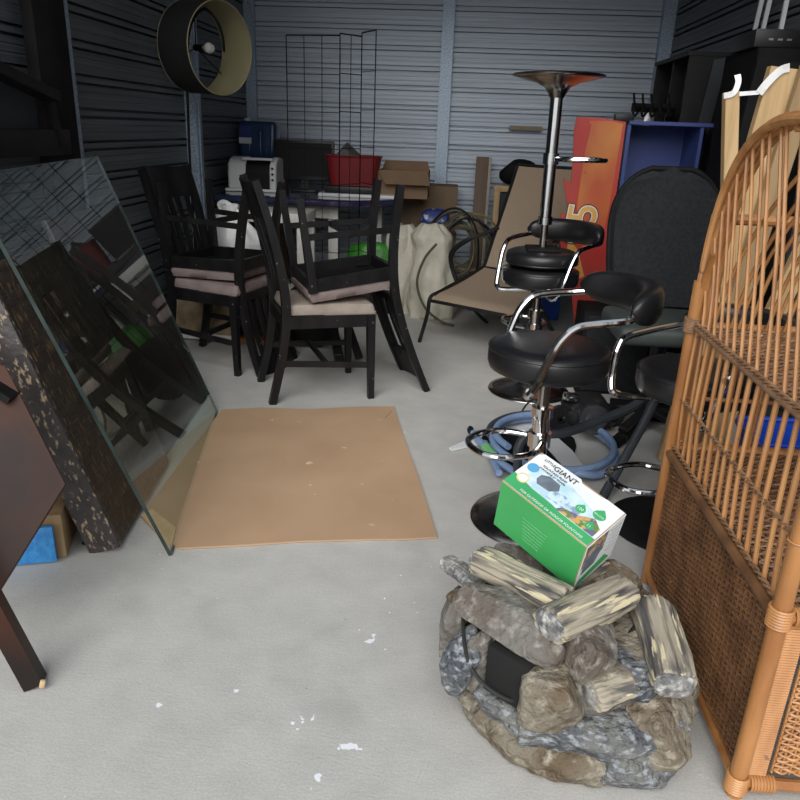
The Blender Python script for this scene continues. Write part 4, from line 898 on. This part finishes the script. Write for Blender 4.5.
for a_, b_, m_ in (((X0+.03,Y0+.01,.05),(X0+.03,Y0+.01,ZB-.03),'front'),((X1-.03,Y0+.01,.05),(X1-.03,Y0+.01,ZB-.03),'front')):
    mb = MB(); mb.bar(a_, b_, .045, .012, up=YX, bev=.003)
    for k in range(60): z_ = .055+(ZB-.09)*k/60; mb.tube([V((a_[0]-.024,Y0+.002,z_)), V((a_[0]+.024,Y0+.002,z_))], .0033, 5)
    part('wrapped_stile', mb, RATTL, t)
def pole(nme, pts, r, mt=RATTAN, sm=6, seg=12, closed=False): mb = MB(); mb.tube(cr(pts, sm, closed), r, seg, closed=closed); return part(nme, mb, mt, t)
def archz(s): return ZS + .0 + (1.31-ZS)*max(0, math.sin(PI*min(1,max(0,s))))**.55
def archp(X, s):          # s 0 front .. 1 rear
    a_ = PI*(1-s); yc_ = (Y0+Y1)/2+.0; return V((X, yc_ + (Y1-Y0)/2*math.copysign(abs(math.cos(a_))**.8, -math.cos(a_))*-1*-1, ZS+.12+(.39)*abs(math.sin(a_))**.85))
for X in (X0, X1):
    for Y in (Y0, Y1):
        pole('post', [(X,Y,0),(X,Y,.3),(X,Y,.6),(X,Y,ZS+.12)], .0175)
    for dx in ((0,.015,.030,.045) if X == X0 else (0,-.015,-.030)):
        pts = [V((X+dx, Y0, ZS-.02))] + [archp(X+dx, k/16) for k in range(17)] + [V((X+dx, Y1, ZS-.02))]
        pts[1:-1] = [p for p in pts[1:-1]]
        pts = [pts[0]] + sorted(pts[1:-1], key=lambda p: p.y) + [pts[-1]]
        pole('arch_cane', pts, .0085 if dx else .010, RATTL, 3, 8)
        if dx and abs(dx) < .04: pole('arch_cane', [p+V((-.007,0,.010 if 1 < i_ < len(pts)-2 else -.004)) for i_, p in enumerate(pts)], .0075, RATTL, 3, 8)
    for zz, mt, r in ((.035,RATTAN,.013),(ZB-.015,RATTD,.015),(ZS,RATTG,.008)):
        pole('side_rail', [(X,Y0,zz),(X,(Y0+Y1)/2,zz),(X,Y1,zz)], r, mt, 4, 10)
    # braided rails
    for zz, rr_ in ((ZB+.008,.0032),(ZS+.010,.0034),(.60,.0028)):
        mb = MB()
        for ph in (0, PI): mb.tube([V((X+.004*math.cos(k*.9+ph), Y0+(Y1-Y0)*k/110, zz+.004*math.sin(k*.9+ph))) for k in range(111)], rr_, 5)
        part('braided_binding', mb, RATTG, t)
for Y, z_, r in ((Y0,.035,.013),(Y1,.035,.013),(Y0,ZB-.01,.013),(Y1,ZB,.015),(Y1,ZS,.012),(Y0,ZS,.012),(Y1,1.085,.014),(Y1,.60,.006)):
    pole('cross_rail', [(X0,Y,z_),((X0+X1)/2,Y,z_),(X1,Y,z_)], r, RATTAN, 3, 10)
# cane wraps at the joints
for X in (X0, X1):
    for zz in (.035, ZB-.008):
        mb = MB()
        for k in range(7):
            z_ = zz-.020+.0062*k; mb.tube([V((X+.0205*math.cos(a_), Y0+.0205*math.sin(a_), z_)) for a_ in [2*PI*j/16 for j in range(16)]], .0032, 5, closed=True)
        for k in range(8): 
            x_ = X+(.026+.0062*k)*(1 if X == X0 else -1); mb.tube([V((x_, Y0+.017*math.cos(a_), zz+.017*math.sin(a_))) for a_ in [2*PI*j/12 for j in range(12)]], .003, 5, closed=True)
        part('cane_wrap', mb, RATTL, t)
    pth_ = []
mb = MB(); mb.tube([V((X0+.019*math.cos(a_), Y0+.019*math.sin(a_), .604)) for a_ in [2*PI*j/16 for j in range(16)]], .002, 5, closed=True); part('cane_wrap', mb, RATTL, t)
def archh(y):     # height of the arch at depth y
    best = 9; zz = ZS+.12
    for k in range(161):
        p = archp(0, k/160)
        if abs(p.y-y) < best: best = abs(p.y-y); zz = p.z
    return zz
rnd = random.Random(8)
NS = 15
for X, full in ((X0,1),(X1,0)):
    for k in range(-3, NS+1):
        y = Y0+.03+(Y1-Y0-.06)*(k+.5)/NS; SL = .40+rnd.uniform(-.03,.03); hit = None; st0 = None
        for q in range(200):
            z = ZS+.55*q/200; yy = y+SL*(z-ZS)
            if st0 is None and yy > Y0+.012 and z <= archh(yy)+.0: st0 = (yy, z)
            if st0 is not None and (yy > Y1-.012 or z > archh(yy)-.004): hit = (yy, z); break
        if st0 is None or hit is None or hit[1]-st0[1] < .08: continue
        pole('spindle', [(X+.008,st0[0],st0[1]-.005),(X+.012+rnd.uniform(-.003,.003),(st0[0]+hit[0])/2+rnd.uniform(-.005,.005),(st0[1]+hit[1])/2),(X+.012,hit[0],hit[1])], .0043, RATTL, 4, 6)
    for k in range(NS):
        y = Y0+.03+(Y1-Y0-.05)*(k+.5)/NS; dy = rnd.uniform(-.004,.004)
        pole('spindle', [(X+.006,y,ZB-.004),(X+.004+rnd.uniform(-.004,.004),y+.012+dy,.60),(X+.006,y+.018,ZS)], .0052 if k % 3 else .006, RATTL, 4, 6)
# hood canes running over the back half of the arch
for k in range(10):
    X = X0+.06+.046*k; top_ = archp(X, .52)
    pts = [V((X-.015, Y1-.02, ZS)), V((X, Y1-.06, ZS+.17)), V((X+.02, Y1-.16, ZS+.33)), V((X+.045, Y1-.29, ZS+.455)), V((X+.06, (Y0+Y1)/2, 1.295))]
    pole('hood_cane', pts, .005, RATTL, 4, 6)
    if k % 2: pts2 = [p+V((.02,.0,0)) for p in pts]; pole('hood_cane', pts2, .0042, RATTL, 4, 6)
pole('hood_rail', [(X0,(Y0+Y1)/2,1.30),((X0+X1)/2,(Y0+Y1)/2,1.305),(X1,(Y0+Y1)/2,1.30)], .009, RATTL, 3, 8)
for k in range(6):
    x_ = X0+.05+.08*k; pole('rear_cane', [(x_,Y1-.004,ZB),(x_+.006,Y1,.62),(x_+.008,Y1,ZS)], .0055, RATTAN, 3, 6)
mb = MB()
for k in range(10):
    y_ = Y1-.015-.0; mb.tube([V((X0+.022*math.cos(a_)*1, Y1+.022*math.sin(a_), ZS-.015+.004*k)) for a_ in [2*PI*j/14 for j in range(14)]], .0025, 5, closed=True)
part('cane_wrap', mb, RATTG, t)
mb = MB(); mb.grid(lambda u, v: V((X0-.004+.045*v*(1-.75*u*u), Y1+.010-.055*max(0,(u-.6)/.4)**2, ZB+.02+(ZS+.20-ZB-.02)*u)), 20, 3, thick=.010); part('flat_rear_slat', mb, RATTAN, t)

# ------------------------------------------------------------------ rock and log fountain
FC = V((.345,1.385,0))
t = thing('rock_fountain', 'resin tabletop fountain moulded as stacked grey and brown rocks with driftwood logs', 'fountain', FC)
def ledge(nme, z0, z1, rx, ry, mt, seed, c=FC, lobes=9, bulge=.03, tilt=0, a0=0, a1=2*PI, inner=0, jag=.07, crown=.012):
    rnd = random.Random(seed); ks = sorted(rnd.uniform(0,2*PI) for _ in range(lobes)); rad = [1+rnd.uniform(-jag,jag) for _ in ks]
    def rr(a):
        a %= 2*PI
        for i in range(len(ks)):
            x0_, x1_ = ks[i], ks[(i+1)%len(ks)] + (2*PI if i == len(ks)-1 else 0); aa = a if a >= ks[0] else a+2*PI
            if x0_ <= aa <= x1_: w = (aa-x0_)/(x1_-x0_); return rad[i]*(1-w)+rad[(i+1)%len(ks)]*w
        return 1
    prof = [(.0,.90),(.06,.95),(.3,1.0),(.62,1.0+bulge),(.85,.985),(.96,.93),(1.0,.84)]
    full = a1-a0 > 6.2; nu = 140 if full else 80; mb = MB(); bm = mb.bm; rings = []
    for i in range(nu+(0 if full else 1)):
        a_ = a0+(a1-a0)*i/nu; f_ = rr(a_); ring = []
        for j in range(17):
            v = j/16
            for (v0,p0_),(v1,p1_) in zip(prof, prof[1:]):
                if v0 <= v <= v1: q_ = p0_+(p1_-p0_)*(v-v0)/(v1-v0)
            nz = noise.noise(V((math.cos(a_)*3, math.sin(a_)*3, v*1.6+seed)))
            n2 = noise.noise(V((math.cos(a_)*11, math.sin(a_)*11, v*5+seed)))
            n3 = abs(noise.noise(V((math.cos(a_)*5+3, math.sin(a_)*5, v*2.2+seed))))
            k_ = f_*q_*(1.015+.04*nz+.026*n2-.07*n3); z = z0+(z1-z0)*v + crown*noise.noise(V((math.cos(a_)*1.6, math.sin(a_)*1.6, seed+9)))*v + tilt*math.sin(a_)*v
            ring.append(bm.verts.new((c.x+rx*k_*math.cos(a_), c.y+ry*k_*math.sin(a_), z)))
        ring.append(bm.verts.new((c.x+rx*max(inner,.02)*math.cos(a_), c.y+ry*max(inner,.02)*math.sin(a_), z1-.006)))
        ring.append(bm.verts.new((c.x+rx*max(inner,.02)*math.cos(a_), c.y+ry*max(inner,.02)*math.sin(a_), z0+.003)))
        rings.append(ring)
    K = len(rings[0])
    for i in range(nu):
        A, B = rings[i], rings[(i+1)%len(rings)]
        for j in range(K): bm.faces.new((A[j], B[j], B[(j+1)%K], A[(j+1)%K]))
    if not full: bm.faces.new(rings[0]); bm.faces.new(list(reversed(rings[-1])))
    return part(nme, mb, mt, t, angle=28)
ledge('bottom_ledge', .0, .085, .258, .235, ROCKB, 3, lobes=8, jag=.06)
ledge('basin_ledge', .075, .165, .268, .235, ROCKG, 12, c=FC+V((-.012,-.002,0)), lobes=9, bulge=.03, jag=.06, a0=R(140), a1=R(318), inner=.55, tilt=.012)
ledge('right_ledge', .075, .175, .250, .232, ROCKB, 7, lobes=7, jag=.05, a0=R(-50), a1=R(150), inner=.3)
def rock(nme, px, py, z, d, seed, mt, rotz=0, cuts=12, lab=None, p=.5, amp=.055, e=None, cutd=(.60,.86)):
    d = tuple(q*1.12 for q in d)
    mb = MB(); c_ = fl(px, py, z) if py is not None else V(px); mb.blob(c_, d, rotz=rotz, seed=seed, cuts=cuts, p=p, amp=amp, sub=5, rot=(e.to_matrix() if e else None), cutd=cutd, nf=3); return part(nme, mb, mt, t, angle=24)
rock('front_rock', 640, 762, .045, (.17,.10,.10), 41, ROCKG, rotz=.25)
ledge('core_rock', .15, .265, .200, .185, ROCKP, 17, c=FC+V((-.01,.0,0)), lobes=9, jag=.08, a0=R(250), a1=R(580), inner=.5)
# solid black box standing in for the shade inside the opening
hc = fl(510,678,.215); mb = MB(); mb.box(hc+V((.02,.035,0)), (.10,.10,.115), rot=(0,0,R(-38)), bev=.004); part('hollow_shade', mb, DARKI, t)
rock('left_pillar', 466, 655, .20, (.075,.12,.15), 51, ROCKG, rotz=-.4, amp=.06)
rock('slate_pillar', 483, 662, .20, (.034,.075,.135), 52, ROCKP, rotz=-.9, cuts=4)
rock('front_block', 553, 697, .20, (.115,.095,.115), 53, ROCKB, rotz=-.25, cuts=3, p=.38)
rock('right_boulder', 634, 668, .205, (.15,.14,.15), 54, ROCKG, rotz=.5, cuts=11, cutd=(.62,.85))
rock('right_base_rock', 648, 716, .13, (.14,.16,.15), 55, ROCKB, rotz=.1)
ledge('lintel', .225, .272, .215, .20, ROCKB, 31, c=FC+V((-.022,.012,0)), lobes=8, jag=.05, bulge=.02)
rock('upper_rock', 516, 617, .305, (.235,.145,.095), 61, ROCKP, rotz=-.55, cuts=6, p=.45)
rock('wedge_rock', 588, 643, .30, (.135,.12,.085), 62, ROCKP, rotz=.45, cuts=9, cutd=(.6,.85))
rock('back_rock', 600, 590, .26, (.20,.14,.12), 63, ROCKB, rotz=.2)
rock('back_rock', 520, 575, .27, (.20,.16,.14), 65, ROCKP, rotz=-.3)
rock('left_outer_rock', 462, 608, .225, (.07,.12,.10), 66, ROCKB, rotz=.15)
rock('left_outer_rock', 450, 632, .17, (.06,.10,.16), 67, ROCKP, rotz=.3)
rock('side_rock', 640, 640, .19, (.12,.14,.13), 68, ROCKB, rotz=.3)
def log(nme, A, B, r, seed, flat=.8, mt=LOGM):
    A, B = V(A), V(B); L_ = (B-A).length; x_ = (B-A).normalized(); z_ = V((0,0,1)); y_ = z_.cross(x_).normalized(); z_ = x_.cross(y_)
    xf = Matrix((x_, y_, z_)).transposed().to_4x4(); xf.translation = (A+B)/2
    mb = MB(); nu, nv = 64, 36; bm = mb.bm; rings = []
    for i in range(nv+1):
        s = i/nv; e = min(1, min(s, 1-s)/.05); rr_ = r*(.80+.20*math.sqrt(max(0,1-(1-e)**2)))*(1+.10*noise.noise(V((s*3, seed, 0)))); ring = []
        for j in range(nu):
            a_ = 2*PI*j/nu; gr = noise.noise(V((math.cos(a_)*5, math.sin(a_)*5, s*1.3+seed))); g2 = noise.noise(V((math.cos(a_)*11, math.sin(a_)*11, s*2.0+seed*2)))
            k_ = 1+.16*gr+.10*min(0,g2)+.08*noise.noise(V((math.cos(a_)*1.2, math.sin(a_)*1.2, s*2+seed)))
            off = .12*r*math.sin(s*3+seed)
            ring.append(bm.verts.new(((s-.5)*L_ + .012*noise.noise(V((math.cos(a_)*2,math.sin(a_)*2,seed+i//nv)))*(1 if s > .5 else -1)*abs(2*s-1)**6, rr_*k_*math.cos(a_)+off, rr_*k_*math.sin(a_)*flat)))
        rings.append(ring)
    for i in range(nv):
        for j in range(nu): bm.faces.new((rings[i][j], rings[i][(j+1)%nu], rings[i+1][(j+1)%nu], rings[i+1][j]))
    bm.faces.new(list(reversed(rings[0]))); bm.faces.new(rings[-1])
    o = part(nme, mb, mt, t, xf=xf, angle=40)
    mb = MB(); mb.blob((-L_/2+.0,off*0,0), (.02,r*1.66,r*1.66*flat), seed=seed+3, cuts=2, p=.8, amp=.12, sub=4, nf=4)
    part('log_end', mb, LOGE, o, world=False, angle=30)
    return o
log('log', fl(478,560,.345), fl(568,602,.36), .041, 1)
log('log', fl(549,626,.355), fl(624,589,.35), .043, 2.3)
log('log', fl(674,686,.265), fl(652,606,.295), .045, 3.7)
log('log', fl(590,694,.23), fl(630,684,.235), .034, 5.1)
log('log', fl(448,563,.27), fl(478,585,.30), .027, 6.2, mt=LOGE)
log('log', fl(575,580,.31), fl(602,564,.31), .024, 8.4)
mb = MB(); mb.tube(cr([fl(468,600,.30), fl(463,620,.275), fl(468,660,.23), fl(485,685,.195), fl(510,700,.175), fl(524,698,.175)], 6), .0042, 8)
solo('power_cord', mb, CABLEK, 'thin black cord hanging over the left front of the rock fountain', 'cord', loc=tuple(fl(468,640,.2)))
mb = MB(); mb.tube(cr([fl(640,605,.29), fl(636,625,.275), fl(622,640,.262), fl(612,646,.262)], 6), .005, 8)
solo('power_cord', mb, CABLEK, 'short black cord between the logs at the right of the rock fountain', 'cord', loc=tuple(fl(636,625,.27)))

# ------------------------------------------------------------------ green pump box
bo = V((.13076621,1.51036977,.41036806)); bdim = V((.23425704,.13634444,.15309583)); be = Euler((R(15.27826584),R(16.20316489),R(-40.80001666)), 'XYZ')
t = thing('pump_box', 'green and white fountain pump box lying tilted on the logs of the rock fountain', 'box', bo, tuple(be))
BM = W[t.name]
def lp(x, y, z): return BM @ V((x*bdim.x, y*bdim.y, z*bdim.z))
def face(nme, pts, off, mt, lab=None):
    mb = MB(); mb.prism([lp(*p) for p in pts], (BM.to_3x3() @ V(off))); return part(nme, mb, mt, t, smooth=False, label=lab)
mb = MB(); mb.box((0,0,0), tuple(bdim*.996), bev=.002); part('carton', mb, CARD, t, xf=BM @ Matrix.Translation(bdim/2))
e = .0012
fg = face('green_front', [(.008,0,.012),(.992,0,.012),(.992,0,.99),(.008,0,.99)], (0,-e,0), BXG)
ft_ = face('white_top', [(.008,.02,1),(.992,.02,1),(.992,.975,1),(.80,.985,1),(.72,.955,1),(.52,.95,1),(.48,1.01,1),(.05,.985,1),(.008,.9,1)], (0,0,e), BXW)
fr_ = face('white_end', [(1,.01,.01),(1,.99,.01),(1,.99,.99),(1,.01,.99)], (e,0,0), BXW)
def deco(nme, pts, k, mt, lab=None):   # on the top face; x along the box, y depth
    face(nme, [(a, b, 1) for a, b in pts], (0,0,e*(1+.35*k)), mt, lab)
deco('green_band', [(.008,.02),(.992,.02),(.992,.20),(.60,.20),(.50,.23),(.25,.24),(.10,.28),(.008,.30)], 1, BXGR)
deco('pump_picture', [(.10,.25),(.52,.22),(.94,.20),(.94,.42),(.80,.62),(.50,.76),(.30,.80),(.12,.62)], 1, BXPB)
deco('pump_picture', [(.20,.46),(.24,.38),(.38,.40),(.44,.52),(.40,.64),(.27,.66),(.20,.58)], 2, BXDG)
deco('pump_picture', [(.40,.28),(.68,.30),(.74,.42),(.52,.52),(.38,.46)], 2, M('print_mid_blue', (.22,.33,.46), .5, 0, (.55,.68,.78), ns=50, thr=(.45,.55)))
deco('flower_picture', [(.55,.21),(.96,.21),(.96,.40),(.86,.52),(.74,.38),(.58,.30)], 3, BXOR)
def disc(cx, cy, rx, k, mt, nme): deco(nme, [(cx+rx*math.cos(a_), cy+rx*1.7*math.sin(a_)) for a_ in [2*PI*j/20 for j in range(20)]], k, mt)
disc(.11, .30, .062, 4, BXGO, 'gold_seal'); disc(.11, .30, .045, 5, BXW, 'gold_seal'); disc(.09,.60,.06,2,M('print_sky', (.10,.35,.60), .5),'globe_print')
def drop(cx, cy, s): deco('drop_print', [(cx+s*.0,cy+s*2.3)] + [(cx+s*math.cos(a_), cy+s*1.5*math.sin(a_)) for a_ in [R(130)+R(280)*j/14 for j in range(15)]], 5, BXGR)
drop(.86,.62,.062); drop(.70,.50,.05); drop(.87,.33,.045)
Xb, Yb, Zb = [(BM.to_3x3() @ V(a_)) for a_ in (XX, YX, ZZ)]
def ttop(s, x, y, size, mt, k=6): text('lettering', s, size, mt, t, frame(lp(x,y,1)+Zb*e*(1+.35*k), Xb, Yb), ext=.0002)
ttop('LITTLE', .16, .88, .010, BXK); ttop('GIANT', .36, .86, .021, BXK, 6); ttop('FOUNTAIN PUMP', .28, .75, .0085, BXK); ttop('FONTAINE ET POMPE', .28, .68, .0075, BXK)
ttop('120', .70, .49, .010, BXW, 8); ttop('11', .87, .32, .010, BXW, 8); ttop('GALLONS', .86, .60, .0055, BXW, 8)
for k in range(4): ttop('- - - - - - - - - - - -'.replace('- ', '––'), .62, .84-.045*k, .0045, BXPB)
def tfront(s, x, z, size, mt): text('lettering', s, size, mt, t, frame(lp(x,0,z)-Yb*e*1.3, Xb, Zb), ext=.0002)
ttop('FOR OUTDOOR OR INDOOR FOUNTAINS', .55, .075, .0088, BXW, 4)
for k in range(7): mb = MB(); mb.box((0,0,0), (.07-.004*k,.0002,.0009)); part('small_print', mb, M('pale_green_print', (.35,.65,.42), .5), t, xf=BM @ Matrix.Translation((bdim.x*.46, -e*1.3, bdim.z*(.62-.07*k))))
def dend(nme, pts, k, mt): face(nme, [(1, a, b) for a, b in pts], (e*(1+.35*k),0,0), mt)
dend('flower_picture', [(.02,.45),(.55,.55),(.55,.98),(.02,.98)], 1, BXOR); dend('pump_picture', [(.08,.30),(.40,.34),(.52,.62),(.30,.80),(.10,.66)], 2, BXDG)
dend('green_band', [(.02,.04),(.90,.10),(.70,.30),(.10,.18)], 1, BXGR)
for k in range(6): dend('small_print', [(.66,.40+.09*k),(.92,.40+.09*k),(.92,.42+.09*k),(.66,.42+.09*k)], 2, M('print_grey', (.35,.38,.40), .5))

# ------------------------------------------------------------------ light: open sky outside the open roller door, plus an added fill sun
w = bpy.data.worlds.new('World'); scn.world = w; w.use_nodes = True; nt = w.node_tree
bg = nt.nodes['Background']; bg.inputs['Color'].default_value = (.95,.985,1.0,1); bg.inputs['Strength'].default_value = .62
sd = bpy.data.lights.new('fill_sun', 'SUN'); sd.energy = 2.3; sd.angle = R(55); sd.color = (1.0,.985,.95); so = bpy.data.objects.new('fill_sun', sd); C.objects.link(so)  # soft fill added to even the light from front to back
so.rotation_euler = V((.18, 1.0, -.74)).to_track_quat('-Z', 'Y').to_euler()
tcw = nd(nt, 'ShaderNodeTexCoord'); sp_ = nd(nt, 'ShaderNodeSeparateXYZ'); nt.links.new(tcw.outputs['Generated'], sp_.inputs[0])
rw = nd(nt, 'ShaderNodeValToRGB'); nt.links.new(sp_.outputs['Z'], rw.inputs['Fac'])
rw.color_ramp.elements[0].position = .0; rw.color_ramp.elements[0].color = (1.0, 1.0, 1.0, 1); rw.color_ramp.elements[1].position = .8; rw.color_ramp.elements[1].color = (.50, .56, .62, 1)
nt.links.new(rw.outputs['Color'], bg.inputs['Color'])
scn.view_settings.view_transform = 'Standard'; scn.view_settings.look = 'None'; scn.view_settings.gamma = 1
scn.view_settings.use_curve_mapping = False; scn.view_settings.exposure = .62
